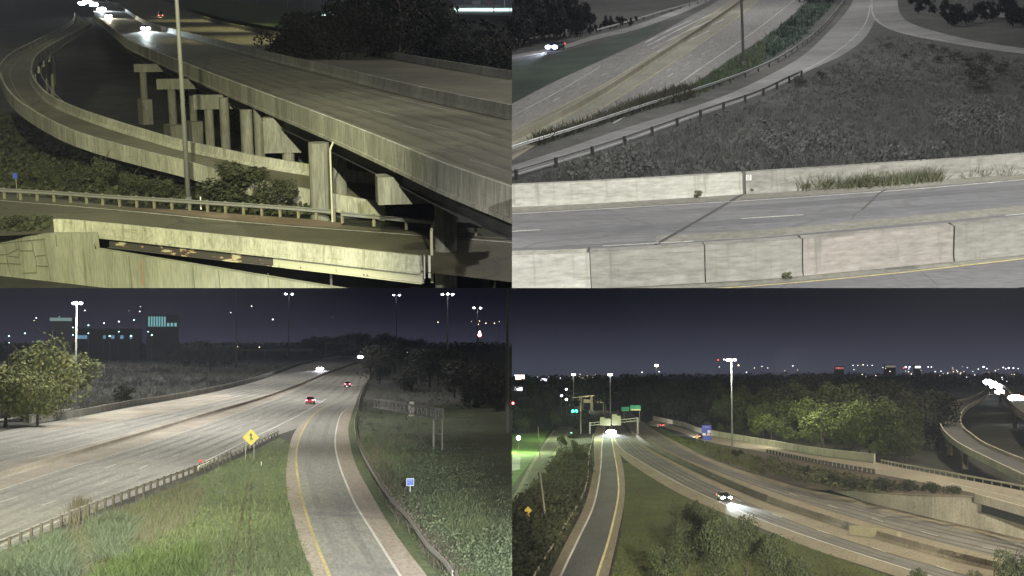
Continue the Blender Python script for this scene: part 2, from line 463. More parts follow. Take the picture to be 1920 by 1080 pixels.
# ------------------------------------------------------------------ vehicles, lamps, signs
GLASS = plain('dark_glass', (.02, .022, .026), .12, spec=.6)
TYRE = plain('tyre_rubber', (.02, .02, .02), .85)
RIM = plain('alloy_rim', (.35, .35, .36), .4, .7)
HL = glow('headlight_white', (.92, .95, 1.0), 60)
HLW = glow('headlight_warm', (1.0, .86, .62), 60)
TLR = glow('taillight_red', (1.0, .05, .07), 9)
def car(loc, rz, paint, label, head=HL, tail=TLR, lit_head=True, lit_tail=True, group=None, L=4.6, Wd=1.82, H=1.46, hr=.14, cat='car', name='car'):
    o = empty(name, loc, rz, label, cat, group)
    y0, y1 = -L / 2, L / 2
    secs = [(y0, .42, .82, .72), (y0 + .12, .30, .98, .88), (y0 + .9, .24, 1.02, 1.0), (-.2, .22, .98, 1.0), (y1 - 1.3, .24, .92, 1.0), (y1 - .5, .27, .84, .95), (y1 - .1, .32, .74, .84), (y1, .42, .62, .70)]
    mb = MB(); vs = []; m = 10
    for y, a, b, w in secs:
        w *= Wd / 2
        for u, v in ((-.82, 0), (-1, .18), (-1, .6), (-.93, .88), (-.75, 1), (.75, 1), (.93, .88), (1, .6), (1, .18), (.82, 0)): vs.append((u * w, y, a + (b - a) * v))
    fs = [(i * m + j, i * m + (j + 1) % m, (i + 1) * m + (j + 1) % m, (i + 1) * m + j) for i in range(len(secs) - 1) for j in range(m)]
    fs += [tuple(range(m)), tuple((len(secs) - 1) * m + j for j in range(m))]
    mb.add(vs, fs)
    mb.build('body', paint, o, smooth=False)
    g = MB(); hw = Wd / 2
    A = [(-hw * .88, y0 + .35, .97), (hw * .88, y0 + .35, .97), (hw * .88, y1 - 1.25, .90), (-hw * .88, y1 - 1.25, .90)]
    B = [(-hw * .66, y0 + 1.0, H - .05), (hw * .66, y0 + 1.0, H - .05), (hw * .66, y1 - 2.15, H - .05), (-hw * .66, y1 - 2.15, H - .05)]
    g.add(A + B, [(0, 1, 5, 4), (1, 2, 6, 5), (2, 3, 7, 6), (3, 0, 4, 7)]).build('window', GLASS, o)
    MB().add([(x * 1.04, y, z) for x, y, z in B] + [(x * .9, y * .93, H) for x, y, z in B], [(0, 1, 5, 4), (1, 2, 6, 5), (2, 3, 7, 6), (3, 0, 4, 7), (4, 5, 6, 7)]).build('roof', paint, o)
    for yy in (y0 + .85, y1 - .85):
        for sx_ in (-1, 1):
            w = MB().tube((sx_ * (hw - .2), yy, .32), (sx_ * (hw + .01), yy, .32), .32, n=14).build('wheel', TYRE, o)
            MB().tube((sx_ * (hw - .02), yy, .32), (sx_ * (hw + .025), yy, .32), .19, n=10).build('rim', RIM, w)
    for sx_ in (-1, 1):
        MB().ball((sx_ * hw * .68, y1 - .12, .66), hr, sc=(1.25, .5, .75)).build('headlight', head if lit_head else GLASS, o)  # a large radius swells this ball to mimic glare
        MB().box((sx_ * hw * .70, y0 + .04, .84), (.36, .14, .15)).build('taillight', tail if lit_tail else plain('red_lens', (.25, .01, .01), .3), o)
    return o
def beam(site_loc, rz, E=6, dist=14, cone=44, color=(.9, .95, 1.0), down=1.1, L=4.6, reach=16):
    c, s = -math.sin(rz), math.cos(rz)
    f = Vector((c, s, 0)); b = Vector(site_loc)
    lamp(SITE[0], 'SPOT', b + f * (L / 2 + .35) + Vector((0, 0, .75)), E, dist, aim=b + f * (L / 2 + reach) + Vector((0, 0, .75 - down)), cone=cone, blend=.7, radius=.12, color=color)
STEEL = plain('galvanised_steel', (.36, .37, .38), .5, .3)
DSTEEL = plain('dull_steel', (.16, .165, .17), .6, .3)
LAMPW = glow('lamp_white', (.93, .95, 1.0), 30)
LAMPP = glow('lamp_violet_white', (.80, .80, 1.0), 30)
LAMPY = glow('lamp_warm', (1.0, .82, .55), 18)
LAMPC = glow('lamp_cyan_white', (.55, 1.0, .95), 14)
LAMPR = glow('lamp_red', (1.0, .10, .10), 14)
FARL = {}
def far(m):
    if m.name not in FARL:
        c = m.node_tree.nodes['Principled BSDF'].inputs['Emission Color'].default_value
        FARL[m.name] = glow('far_' + m.name, (c[0], c[1] ** 1.3, c[2] ** 1.2), 5.5)
    return FARL[m.name]
LAMPG = glow('lamp_green', (.05, 1.0, .65), 14)
def mast(b, hgt, label, r=.22, heads=4, lampm=LAMPW, head_r=.4, ring=.9, group=None, mat=None, name='high_mast_lamp'):
    o = empty(name, b, 0, label, 'street lamp', group)
    MB().tube((0, 0, -.2), (0, 0, hgt), r, r * .45, 10).build('pole', mat or STEEL, o, smooth=True)
    if heads:
        mb = MB()
        for i in range(heads):
            a = 6.28 * i / heads + .4; mb.tube((0, 0, hgt - .15), (math.cos(a) * ring, math.sin(a) * ring, hgt), .06, n=6)
        mb.build('lamp_ring', mat or STEEL, o)
        for i in range(heads):
            a = 6.28 * i / heads + .4; c = (math.cos(a) * ring, math.sin(a) * ring, hgt)
            MB().ball((c[0], c[1], hgt - .15), head_r, sc=(1, 1, .6)).build('lamp_head', lampm, o)
    return o
def farlight(px, D, py, site, r, lampm, label, group, cat='street lamp', name='street_lamp', mat=None, zb=0.):
    b = site.at(px, D, zb); hgt = site.up(b, py) - zb
    o = empty(name, b, 0, label, cat, group)
    MB().tube((0, 0, 0), (0, 0, hgt), .14, .08, 6).build('pole', mat or DSTEEL, o)
    MB().ball((0, 0, hgt), r, sc=(1, 1, .8)).build('lamp_head', far(lampm), o)
    return o
FONTS = []
def text(parent, s, size, mat, loc, rx=math.pi / 2, rz=0., name='lettering'):
    cu = bpy.data.curves.new('t', 'FONT'); cu.body = s; cu.size = size; cu.align_x = 'CENTER'; cu.align_y = 'CENTER'; cu.extrude = .004
    t = bpy.data.objects.new('t', cu); COL.objects.link(t)
    bpy.context.view_layer.update()
    me = bpy.data.meshes.new_from_object(t.evaluated_get(bpy.context.evaluated_depsgraph_get()))
    bpy.data.objects.remove(t); me.materials.clear(); me.materials.append(mat)
    o = bpy.data.objects.new(name, me); COL.objects.link(o); OWNER[o.name] = SITE[0]
    o.parent = parent; o.matrix_basis = Matrix.Translation(Vector(loc)) @ Matrix.Rotation(rz, 4, 'Z') @ Matrix.Rotation(rx, 4, 'X')
    return o

# ================================================================== TOP LEFT: the flyover and the loop ramp
SITE[0] = TL; S = TL
ASP_T = surf('worn_asphalt', (.092, .089, .060), (.128, .122, .084), .18, big=.05, bigamt=.35, rough=.62, c3=(.072, .07, .056), crack=((.045, .044, .036), .07))
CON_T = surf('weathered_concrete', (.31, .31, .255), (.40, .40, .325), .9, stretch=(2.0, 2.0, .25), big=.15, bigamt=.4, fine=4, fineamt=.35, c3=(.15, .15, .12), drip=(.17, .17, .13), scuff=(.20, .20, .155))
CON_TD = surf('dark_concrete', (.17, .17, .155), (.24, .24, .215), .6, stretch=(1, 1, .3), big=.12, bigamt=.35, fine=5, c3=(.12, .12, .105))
GIRD = surf('girder_paint', (.045, .047, .05), (.07, .07, .07), .8, rough=.7)
SOIL_T = surf('dark_soil', (.034, .035, .032), (.055, .056, .050), .3, big=.05, bigamt=.5, fine=3, fineamt=.4)
WHITE = surf('white_marking', (.58, .58, .52), (.75, .74, .68), 1.5, fine=8, fineamt=.3)
FADED = surf('faded_marking', (.20, .195, .17), (.30, .29, .25), 1.5, fine=8, fineamt=.3)
YELL = surf('yellow_marking', (.58, .49, .22), (.68, .58, .30), 1.5, fine=8, fineamt=.3)
LEAF_T = leaf('dusky_leaves', (.022, .026, .014), (.060, .066, .036))
LEAF_TD = leaf('night_leaves', (.008, .009, .007), (.020, .022, .016))  # darker leaf copy; the colour makes the trees look unlit
BARK = surf('bark', (.05, .045, .035), (.09, .08, .06), 2)

gp = [S.P(-200, 560), S.P(1100, 560), Vector((500, 2900, 0)), Vector((-1200, 2900, 0))]
tag(MB().add(gp, [(0, 1, 2, 3)]).build('ground', SOIL_T), kind='structure')

# ---- the flyover
ZB, ZD = 10.6, 9.7
fly = empty('highway_bridge', S.at(605, 95, 0), 0, 'wide concrete highway flyover on round columns crossing over the lower road', 'bridge')
o_ = fly.matrix_basis.inverted() @ S.M
off = o_.translation.copy()
def rel(p, o=None): o = off if o is None else o; return [q + o for q in p]
Ltop = catmull([S.P(x, y, ZB) for x, y in ((178, 30), (200, 46), (222, 62), (240, 75), (280, 92), (325, 110), (400, 140), (480, 170), (630, 226), (740, 270), (830, 307), (960, 353), (1090, 398))], 6)
Lb = [Vector((p.x, p.y, ZD)) for p in Ltop]
MED = path([(172, 5), (200, 6), (218, 10), (238, 23), (262, 40), (290, 53), (362, 74), (480, 106), (630, 144), (780, 183), (960, 224), (1100, 256)], ZD, 6)
RB = path([(300, -3), (330, 12), (365, 30), (410, 45), (480, 61), (605, 83), (730, 109), (960, 149), (1100, 173)], ZD, 6)
nn = 90
MB().ribbon(rel(resample(Lb, nn)), rel(resample(MED, nn))).build('deck', ASP_T, fly)
MB().ribbon(rel(resample(MED, nn)), rel(resample(RB, nn))).build('far_deck', ASP_T, fly)
MB().sweep(rel(Lb), [(.02, -.55), (.02, .95), (-.20, .95), (-.26, .35), (-.42, .02), (-.42, -.55)]).build('parapet', CON_T, fly)
MB().sweep(rel(shift(Lb, .12)), [(0, -.78), (0, -.55), (-.6, -.55), (-.6, -.78)]).build('deck_edge', CON_T, fly)
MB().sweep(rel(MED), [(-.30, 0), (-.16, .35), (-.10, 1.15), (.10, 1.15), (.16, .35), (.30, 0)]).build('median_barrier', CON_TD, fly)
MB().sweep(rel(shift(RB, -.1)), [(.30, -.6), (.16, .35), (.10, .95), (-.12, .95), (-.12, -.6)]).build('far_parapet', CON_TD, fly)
for u in (.9, 4.2, 7.6, 11):
    pp = rel(shift(Lb, -u))[12:]
    MB().sweep(pp, [(-.22, -2.0), (-.22, -1.93), (-.03, -1.9), (-.03, -.6), (.03, -.6), (.03, -1.9), (.22, -1.93), (.22, -2.0)]).build('girder', GIRD, fly)
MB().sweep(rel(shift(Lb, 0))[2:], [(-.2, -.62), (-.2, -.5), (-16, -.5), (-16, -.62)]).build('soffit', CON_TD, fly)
mk = MB()
dashes(mk, [(571, 175, 600, 181), (650, 201, 690, 211), (700, 207, 745, 219), (755, 236, 800, 247), (800, 232, 850, 246), (885, 244, 920, 256), (640, 168, 672, 176), (880, 300, 930, 316), (520, 150, 545, 156)], .14, ZD, .02)
line(mk, shift(MED, 1.9)[24:], .12, .02); line(mk, shift(Lb, -1.6), .12, .02)
mk.v = [tuple(Vector(q) + off) for q in mk.v]
mk.build('lane_line', FADED, fly, fix=False)
wt = MB()
for u in (3.3, 5.1, 6.9, 8.7, 10.5, 12.3): line(wt, rel(shift(Lb, -u))[8:], .6, .012)
wt.build('wheel_track_or_sheen', surf('tyre_darkened', (.080, .078, .054), (.118, .112, .078), .2, bigamt=.4, rough=.55), fly, fix=False)
# piers: px, distance, width, cap (left, right offset) or None, pedestal
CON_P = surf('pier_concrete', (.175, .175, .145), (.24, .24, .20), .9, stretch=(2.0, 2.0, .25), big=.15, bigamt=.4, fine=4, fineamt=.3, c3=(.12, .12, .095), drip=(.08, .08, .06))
def pier(px, D, w, zt=8.8, ped=None, cap=None, capz=(7.3, 8.85)):
    b = S.at(px, D, 0) + off
    c = MB().tube((b.x, b.y, -.3), (b.x, b.y, zt), w / 2, w / 2, 16).build('column', CON_P, fly, smooth=False)
    if ped: MB().box((b.x, b.y, ped[0] / 2), (ped[1], ped[1] * 1.6, ped[0]), rz=math.radians(22)).build('pedestal', CON_P, c)
    if cap:
        d = Vector((1, 0, 0))
        a = b + d * cap[0]; e = b + d * cap[1]; m_ = (a + e) / 2
        MB().box((m_.x, m_.y, (capz[0] + capz[1]) / 2), ((e - a).length, w * 1.15, capz[1] - capz[0])).build('cap_beam', CON_P, fly)
pier(274, 199, 1.0, ped=(3.7, 1.5), cap=(-1.2, 5.5), capz=(7.7, 8.85))
pier(328, 166, 1.0, ped=(3.2, 1.7), cap=(-1.7, 6), capz=(7.6, 8.85))
pier(398, 141, .95, ped=(3.0, 1.5), cap=(-1.5, 6), capz=(7.3, 8.8))
pier(427, 137, 1.0, ped=(2.6, 1.35))
pier(469, 123, 1.15)
pier(545, 116, 1.1, cap=(-2.1, 8), capz=(5.6, 8.7))
pier(492, 124, 1.0)
pier(366, 172, .95, ped=(3.0, 1.5))
pier(572, 121, 1.0)
pier(640, 104, 1.2)
pier(605, 95.4, 1.56)
pier(672, 118, .9)
pier(837, 81, 1.45, zt=6.7, cap=(-4.4, 9), capz=(6.55, 8.3))
for px, D, r, z0, z1 in ((626, 92.7, .07, 3.0, 8.6), (811, 79.6, .10, 1.5, 4.9)):
    b = S.at(px, D, 0) + off
    MB().tube((b.x, b.y, z0), (b.x, b.y, z1), r, n=8).tube((b.x, b.y, z1), (b.x + .25, b.y + .25, z1 + .5), r, n=8).build('drain_pipe', plain('pale_pipe', (.42, .41, .30), .6), fly)

# ---- the loop ramp
def zr(D):
    T = ((80, 2.6), (99, 3.3), (105, 4.8), (113, 6.1), (128, 7.5), (150, 8.7), (175, 9.5), (210, 10.1), (300, 10.5), (441, 10.7), (900, 10.7))
    for (a, b), (c, d) in zip(T, T[1:]):
        if D < c: return b + (d - b) * max(0, (D - a)) / (c - a)
    return T[-1][1]
def onramp(site, x, y, fz, h):
    D = 120.
    for _ in range(60):
        q = site.P(x, y, fz(D)); D = D * .6 + q.y * .4
    return site.P(x, y, fz(D))
OUT = catmull([onramp(S, x, y, zr, 0) for x, y in ((139, 22), (134, 38), (105, 56), (60, 78), (20, 99), (1, 118), (-3, 130), (2, 146), (10, 163), (32, 187), (75, 215), (125, 240), (175, 257), (240, 275), (350, 302), (420, 322), (520, 344), (620, 362), (720, 380))], 6)
INN = catmull([onramp(S, x, y, zr, 0) for x, y in ((172, 42), (158, 51), (120, 70), (84, 91), (67, 106), (61, 121), (61, 138), (75, 160), (100, 181), (150, 203), (200, 220), (275, 243), (350, 264), (425, 279), (480, 291), (585, 308), (627, 315), (695, 323), (790, 338))], 6)
ramp_ = empty('curved_ramp', S.at(120, 130, 0), 0, 'curved single lane loop ramp with pale parapets on slim piers', 'ramp')
offr = (ramp_.matrix_basis.inverted() @ S.M).translation.copy()
A = rel(resample(OUT, 110), offr); B = rel(resample(INN, 110), offr)
MB().ribbon(A, B, -.88).build('deck', ASP_T, ramp_)
MB().sweep(A, [(.02, -1.45), (.02, 0), (-.2, 0), (-.26, -.6), (-.42, -.9), (-.42, -1.45)]).build('parapet', CON_T, ramp_)
MB().sweep(B, [(-.02, -1.45), (-.02, 0), (.2, 0), (.26, -.6), (.42, -.9), (.42, -1.45)]).build('parapet', CON_T, ramp_)
Ag = shift(A, -1.6)
MB().sweep(Ag, [(-.2, -2.3), (-.2, -1.4), (.2, -1.4), (.2, -2.3)]).build('girder', GIRD, ramp_)
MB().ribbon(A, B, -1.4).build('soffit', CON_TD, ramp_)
lm = MB(); line(lm, shift(A, -1.3), .12, -.86); line(lm, shift(A, -5.2), .12, -.86); lm.build('lane_line', FADED, ramp_, fix=False)
for i in (56, 61, 66, 72):
    for t in (.22, .62):
        c = A[i].lerp(B[i], t); MB().tube((c.x, c.y, -.2), (c.x, c.y, c.z - 1.5), .42, n=12).build('column', CON_T, ramp_)
    c, d = A[i].lerp(B[i], .08), A[i].lerp(B[i], .9); m_ = (c + d) / 2
    MB().box((m_.x, m_.y, m_.z - 2.3), ((d - c).length, .9, 1.0), rz=math.atan2(d.y - c.y, d.x - c.x)).build('cap_beam', CON_T, ramp_)

# ---- the lower road on its short bridge
ZO = 3.3
FARE = path([(-60, 352), (0, 362), (115, 374), (300, 394), (480, 408), (620, 420), (800, 436), (960, 447), (1060, 456)], ZO, 6)
NEARE = path([(-60, 418), (20, 416), (100, 411), (175, 416), (325, 431), (480, 447), (640, 464), (787, 480), (960, 499), (1100, 514)], ZO + .95, 6)
NE = [Vector((p.x, p.y, ZO)) for p in NEARE]
road('road', NE, FARE, ASP_T, 0.0)
mk = MB(); line(mk, path([(-60, 369), (0, 376), (125, 386), (250, 397), (480, 419), (720, 437), (960, 455)], ZO), .13, .02)
tag(mk.build('edge_line', WHITE, fix=False), kind='structure')
# shoulder strip of brown dirt beside the guard rail
DIRT = surf('brown_dirt', (.15, .115, .08), (.20, .155, .11), .4)
road('shoulder', path([(240, 391), (330, 401), (480, 416), (600, 425), (640, 428)], ZO), path([(240, 390), (330, 393), (480, 404), (600, 413), (640, 418)], ZO), DIRT, .012)
lb = empty('road_bridge', S.P(450, 470, ZO), 0, 'low concrete road bridge with flaking painted girder above a stone patterned abutment', 'bridge')
offb = (lb.matrix_basis.inverted() @ S.M).translation.copy()
i0 = min(range(len(NE)), key=lambda i: abs(NEARE[i].x - S.P(100, 411, ZO + .95).x)); i1 = min(range(len(NE)), key=lambda i: abs(NEARE[i].x - S.P(787, 480, ZO + .95).x))
nb = rel(NE[i0:i1 + 1], offb); n3 = rel(NE[i1 + 1:], offb)
PAR = [(.02, -.06), (.02, .95), (-.2, .95), (-.26, .35), (-.42, .02), (-.42, -.06)]
MB().sweep(nb, PAR).build('parapet', surf('stained_concrete', (.33, .335, .26), (.42, .42, .34), .8, stretch=(1, 1, .4), c3=(.19, .20, .125), big=.2, bigamt=.25, fine=6, drip=(.14, .145, .09), scuff=(.17, .17, .11)), lb)
MB().sweep(shift(nb, .10), [(0, -.17), (0, -.05), (-.6, -.05), (-.6, -.17)]).build('deck_edge', surf('stained_concrete', (0, 0, 0), (0, 0, 0)), lb)
e1 = nb[-1]
MB().box((e1.x + .55, e1.y - .1, e1.z + .3), (.14, .3, 1.35)).box((e1.x + .25, e1.y - .1, e1.z + .3), (.06, .36, 1.4)).build('expansion_joint', plain('pale_joint', (.45, .45, .38), .7), lb)
# girder: flaking paint, dark on the left span, repainted pale at the right
def flaky():
    m, n, b = _new('flaking_paint'); L = n.links
    tcn = n.nodes.new('ShaderNodeTexCoord'); ns = n.nodes.new('ShaderNodeTexNoise'); ns.inputs['Scale'].default_value = 1.5; ns.inputs['Detail'].default_value = 7; ns.inputs['Roughness'].default_value = .62
    mp = n.nodes.new('ShaderNodeMapping'); mp.inputs['Scale'].default_value = (.55, .55, 1.4)
    L.new(tcn.outputs['Object'], mp.inputs[0]); L.new(mp.outputs[0], ns.inputs['Vector'])
    r = n.nodes.new('ShaderNodeValToRGB'); r.color_ramp.interpolation = 'CONSTANT'
    e = r.color_ramp.elements; e[0].color = (.055, .052, .045, 1); e[0].position = 0
    e[1].color = (.42, .40, .27, 1); e[1].position = .585
    q = e.new(.565); q.color = (.20, .075, .045, 1)
    L.new(ns.outputs['Fac'], r.inputs[0]); L.new(r.outputs[0], b.inputs['Base Color']); b.inputs['Roughness'].default_value = .75
    return m
def chipped():
    m, n, b = _new('chipped_paint'); L = n.links
    tcn = n.nodes.new('ShaderNodeTexCoord'); ns = n.nodes.new('ShaderNodeTexNoise'); ns.inputs['Scale'].default_value = 2.2; ns.inputs['Detail'].default_value = 8; ns.inputs['Roughness'].default_value = .7
    L.new(tcn.outputs['Object'], ns.inputs['Vector'])
    r = n.nodes.new('ShaderNodeValToRGB'); r.color_ramp.interpolation = 'CONSTANT'
    e = r.color_ramp.elements; e[0].color = (.07, .065, .055, 1); e[0].position = 0; e[1].color = (.40, .40, .29, 1); e[1].position = .36
    L.new(ns.outputs['Fac'], r.inputs[0]); L.new(r.outputs[0], b.inputs['Base Color']); b.inputs['Roughness'].default_value = .75
    return m
x0, xm, x1 = (S.P(q, 470, ZO).x + offb.x for q in (178, 500, 790))
gl = shift(nb, -.25)
I_ = [(-.02, -.18), (-.02, -.74), (.14, -.76), (.14, -.82), (-.25, -.82), (-.25, -.18)]
ga = [p for p in gl if x0 < p.x < xm + .4]; gb = [p for p in gl if p.x > xm + .3]
dz = [Vector((0, 0, .08 - .28 * (p.x - x0) / (xm - x0))) for p in ga]
MB().sweep(ga, I_).build('girder', flaky(), lb)
MB().sweep(shift(gb, .03), I_).build('girder', chipped(), lb)
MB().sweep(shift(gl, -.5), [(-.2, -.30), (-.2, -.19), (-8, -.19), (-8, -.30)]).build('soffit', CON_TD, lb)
b_ = S.P(622, 520, ZO - 1.6) + offb
MB().tube((b_.x, b_.y + .8, -ZO), (b_.x, b_.y + .8, -.8), .09, n=8).build('support_post', CON_TD, lb)
# the abutment wall
def stonewall():
    m, n, b = _new('patterned_wall'); L = n.links
    base = surf('wall_concrete', (.205, .21, .16), (.275, .28, .22), .5, stretch=(1.5, 1.5, .18), c3=(.20, .21, .12), big=.1, bigamt=.3, fine=6, drip=(.12, .125, .07))
    return base
WALLM = stonewall()
ab = empty('abutment_wall', S.P(300, 545, 0), 0, 'pale stained abutment wall with stone joints under the road bridge', 'wall')
offa = (ab.matrix_basis.inverted() @ S.M).translation.copy()
wl = catmull([S.P(-70, 508), S.P(0, 517), S.P(105, 529), S.P(181, 537.8), S.P(184, 538.2), S.P(210, 541), S.P(420, 565), S.P(560, 582), S.P(700, 600)], 6)
tops = []
for p in wl:
    v = p.x * S.e + p.y * S.f - S.h * S.U; px = 960 + F * v.x / v.y
    Y = 443 if px < 35 else 443 - (px - 35) * .08 if px < 105 else 437.5 if px < 182 else 450
    z = S.up(p, Y if px < 182 else 468 + (px - 190) * .165)
    tops.append(Vector((p.x, p.y, max(.2, z))))
wv = rel(wl, offa) + rel(tops, offa) + rel(shift(tops, -.5), offa) ; k = len(wl)
MB().add(wv, [(i, i + 1, k + i + 1, k + i) for i in range(k - 1)] + [(k + i, k + i + 1, 2 * k + i + 1, 2 * k + i) for i in range(k - 1)]).build('wall_face', WALLM, ab)
r = random.Random(4); jm = MB(); JOINT = plain('wall_joint', (.10, .105, .07), .9)
WL = rel(wl, offa)
def onwall(px, py):
    # intersect the view ray with the wall's plane run between wl samples
    best = None
    for i in range(k - 1):
        a, b2 = wl[i], wl[i + 1]
        va = a.x * S.e + a.y * S.f - S.h * S.U; vb = b2.x * S.e + b2.y * S.f - S.h * S.U
        pa, pb = 960 + F * va.x / va.y, 960 + F * vb.x / vb.y
        if pa <= px <= pb:
            p = a.lerp(b2, (px - pa) / (pb - pa)); return Vector((p.x, p.y, S.up(p, py))) + offa
    return WL[0]
def seam(pts, w=.035):
    q = [onwall(*p) + Vector((.0, -.03, 0)) for p in pts]
    for a, b2 in zip(q, q[1:]): jm.tube(a, b2, w, n=4)
for pts in (((0, 458), (28, 454), (90, 448)), ((40, 440), (41, 470), (38, 496)), ((88, 446), (93, 490), (96, 526)), ((0, 478), (18, 477), (40, 466)), ((16, 463), (17, 495), (20, 512)), ((40, 470), (66, 470)), ((66, 452), (67, 470), (71, 486), (70, 512)), ((71, 498), (92, 499)), ((0, 494), (18, 494), (42, 495)), ((70, 480), (90, 478)), ((42, 512), (70, 511)), ((20, 480), (40, 482)), ((112, 462), (112, 440)), ((246, 480), (248, 540)), ((365, 500), (366, 540)), ((413, 506), (414, 540)), ((505, 512), (506, 540))): seam(pts)
jm.build('joint', JOINT, ab)
for px, w, c in ((269, .09, (.24, .12, .07)),):
    t0 = onwall(px, 484); t1 = onwall(px + 1, 534)
    MB().add([t0 + Vector((-w / 2, -.012, 0)), t0 + Vector((w / 2, -.012, 0)), t1 + Vector((w, -.012, 0)), t1 + Vector((-w, -.012, 0))], [(0, 1, 2, 3)]).build('rust_stain', plain('rust_stain', c, .95), ab, fix=False)
# planted bank behind the guard rail and bank at the left end of the bridge
BANK = surf('weedy_bank', (.026, .029, .018), (.046, .05, .03), .5, fine=3, fineamt=.4, bigamt=.5)
bk0 = [Vector((p.x, p.y, ZO - .03)) for p in FARE]
bk1 = [p + Vector((-6, 22, -2.2)) for p in bk0]
road('bank', bk0, bk1, BANK, 0)
lw = [t for t in tops]
road('verge', [Vector((t.x, t.y, t.z - .05)) for t in resample(tops, 60)[:24]], resample([Vector((q.x, q.y, ZO - .02)) for q in NE[:i0 + 4]], 24), BANK, 0, n=24)

RAIL_T = plain('rail_steel', (.24, .245, .23), .5, .3); POST_T = plain('timber_post', (.20, .19, .13), .85)
gp_ = path([(-50, 369), (0, 373), (120, 380), (200, 386), (312, 393), (480, 404), (560, 410), (625, 416)], ZO)
guardrail(gp_, 'long weathered guardrail with wooden posts along the lower road beneath the flyover', RAIL_T, POST_T, step=1.45, h=.72)
guardrail(path([(640, 419), (720, 427), (800, 435), (960, 448)], ZO), 'shaded guardrail under the flyover beyond the tall pier', RAIL_T, POST_T, step=2.2)
b = S.P(354, 388, ZO)
o = empty('light_pole', b, 0, 'tall plain grey light pole rising behind the guardrail past the flyover', 'light pole')
MB().tube((0, 0, -.1), (0, 0, 24), .21, .12, 12).build('pole', plain('pole_grey', (.19, .195, .185), .6, .1), o, smooth=True)
MB().tube((0, 0, -.1), (0, 0, .8), .27, .27, 12).build('base', plain('pole_base', (.12, .13, .16), .6), o)
b = S.P(33, 372, ZO); o = empty('marker_sign', b, 0, 'small blue marker sign on a thin post behind the guardrail', 'road sign')
MB().tube((0, 0, 0), (0, 0, 1.75), .035, n=6).build('post', POST_T, o)
MB().box((-.04, -.04, 1.85), (.36, .03, .46)).build('panel', plain('sign_blue', (.03, .05, .30), .5), o)
b = S.P(377, 393, ZO); o = empty('delineator', b, 0, 'thin white delineator post in front of the guardrail by the light pole', 'marker post')
MB().box((0, 0, .5), (.09, .03, 1.0)).build('post', plain('delineator_white', (.75, .75, .72), .6), o)
MB().box((0, -.02, .86), (.08, .02, .16)).build('reflector', plain('reflector', (.6, .6, .6), .2), o)

# plants
MT = (LEAF_T, BARK)
def bush(px, py, z, top, label, wide=1.0, kind='bush', cat='bush', grp=None, n=2800, lf=.075, **kw):
    b = S.P(px, py, z); hh = S.up(b, top) - z
    return plant(kind, b, hh, label, cat, grp, wide=wide, n=n, lf=lf, mats=MT, cz=.48, **kw)
bush(440, 390, 2.6, 292, 'large dark round bush behind the guardrail right of the light pole', 1.75)
bush(520, 395, 2.8, 328, 'lower dark bush beside the large one near the tall pier', 1.7)
bush(203, 372, 2.4, 272, 'tall leafy shrub in front of the loop ramp parapet', .75, kind='shrub')
bush(255, 378, 2.6, 305, 'ragged shrub left of the light pole under the loop ramp', 1.0, kind='shrub')
bush(300, 384, 2.8, 318, 'scrubby bush just left of the light pole', 1.1)
bush(30, 440, 2.9, 396, 'dark bush above the left end of the abutment wall', 1.25)
bush(72, 432, 3.0, 404, 'small bush beside the left end of the bridge parapet', 1.0)
for i, (px, top) in enumerate(((-10, 290), (15, 318), (50, 305), (85, 296), (120, 318), (155, 300))):
    bush(px, 364 + px * .05, 2.0, top, 'dark weedy shrub behind the left end of the guardrail below the loop ramp', 1.0, kind='shrub', grp='weedy shrubs behind the guardrail')
grass('weeds', [(-10, 372), (200, 384), (420, 400), (600, 410), (620, 380), (420, 340), (0, 290)], 2600, .5, LEAF_T, 3, z=2.6, blades=5, leafy=True, wid=.3)
grass('weeds', [(-10, 445), (90, 440), (95, 415), (-10, 415)], 500, .4, LEAF_T, 5, z=3.0, blades=5, leafy=True, wid=.3)
grass('undergrowth', [(0, 345), (330, 365), (330, 280), (100, 240), (0, 215)], 1800, .9, LEAF_T, 9, z=.2, blades=5, leafy=True, wid=.3)
grass('undergrowth', [(290, 150), (400, 240), (560, 300), (700, 330), (700, 300), (560, 250), (420, 170), (330, 125)], 1500, 1.3, LEAF_T, 14, z=0, blades=6, leafy=True, wid=.18)
MTD = (LEAF_TD, BARK)
r = random.Random(8)
for i, px in enumerate(range(545, 1000, 26)):
    D = r.uniform(190, 240) if px < 860 else r.uniform(168, 190)
    zb = 5.0; b = S.at(px, D, zb)
    top = 22 + r.uniform(-4, 6) if px < 640 else r.uniform(-60, -20) if px < 852 else 48 + r.uniform(-4, 10)
    plant('dark_tree', b, S.up(b, top) - zb, 'dark unlit tree standing close behind the far parapet of the flyover', 'tree', 'dark trees behind the far parapet', wide=.75 if 640 <= px < 852 else 1.2, n=2600, lf=.055, mats=MTD, cz=.5)
grass('undergrowth', [(540, 66), (600, 78), (980, 145), (980, 70), (700, 40), (540, 40)], 2500, 3.0, LEAF_TD, 11, z=6.5, blades=5, leafy=True, wid=.28)
GRASS_T = surf('roadside_grass', (.03, .05, .025), (.05, .08, .035), .4, fine=2)
road('verge', [S.P(x, y, 8.2) for x, y in ((340, 12), (420, 34), (540, 56))], [S.P(x, y, 8.2) for x, y in ((360, -8), (480, 10), (600, 20))], GRASS_T, 0, n=12)
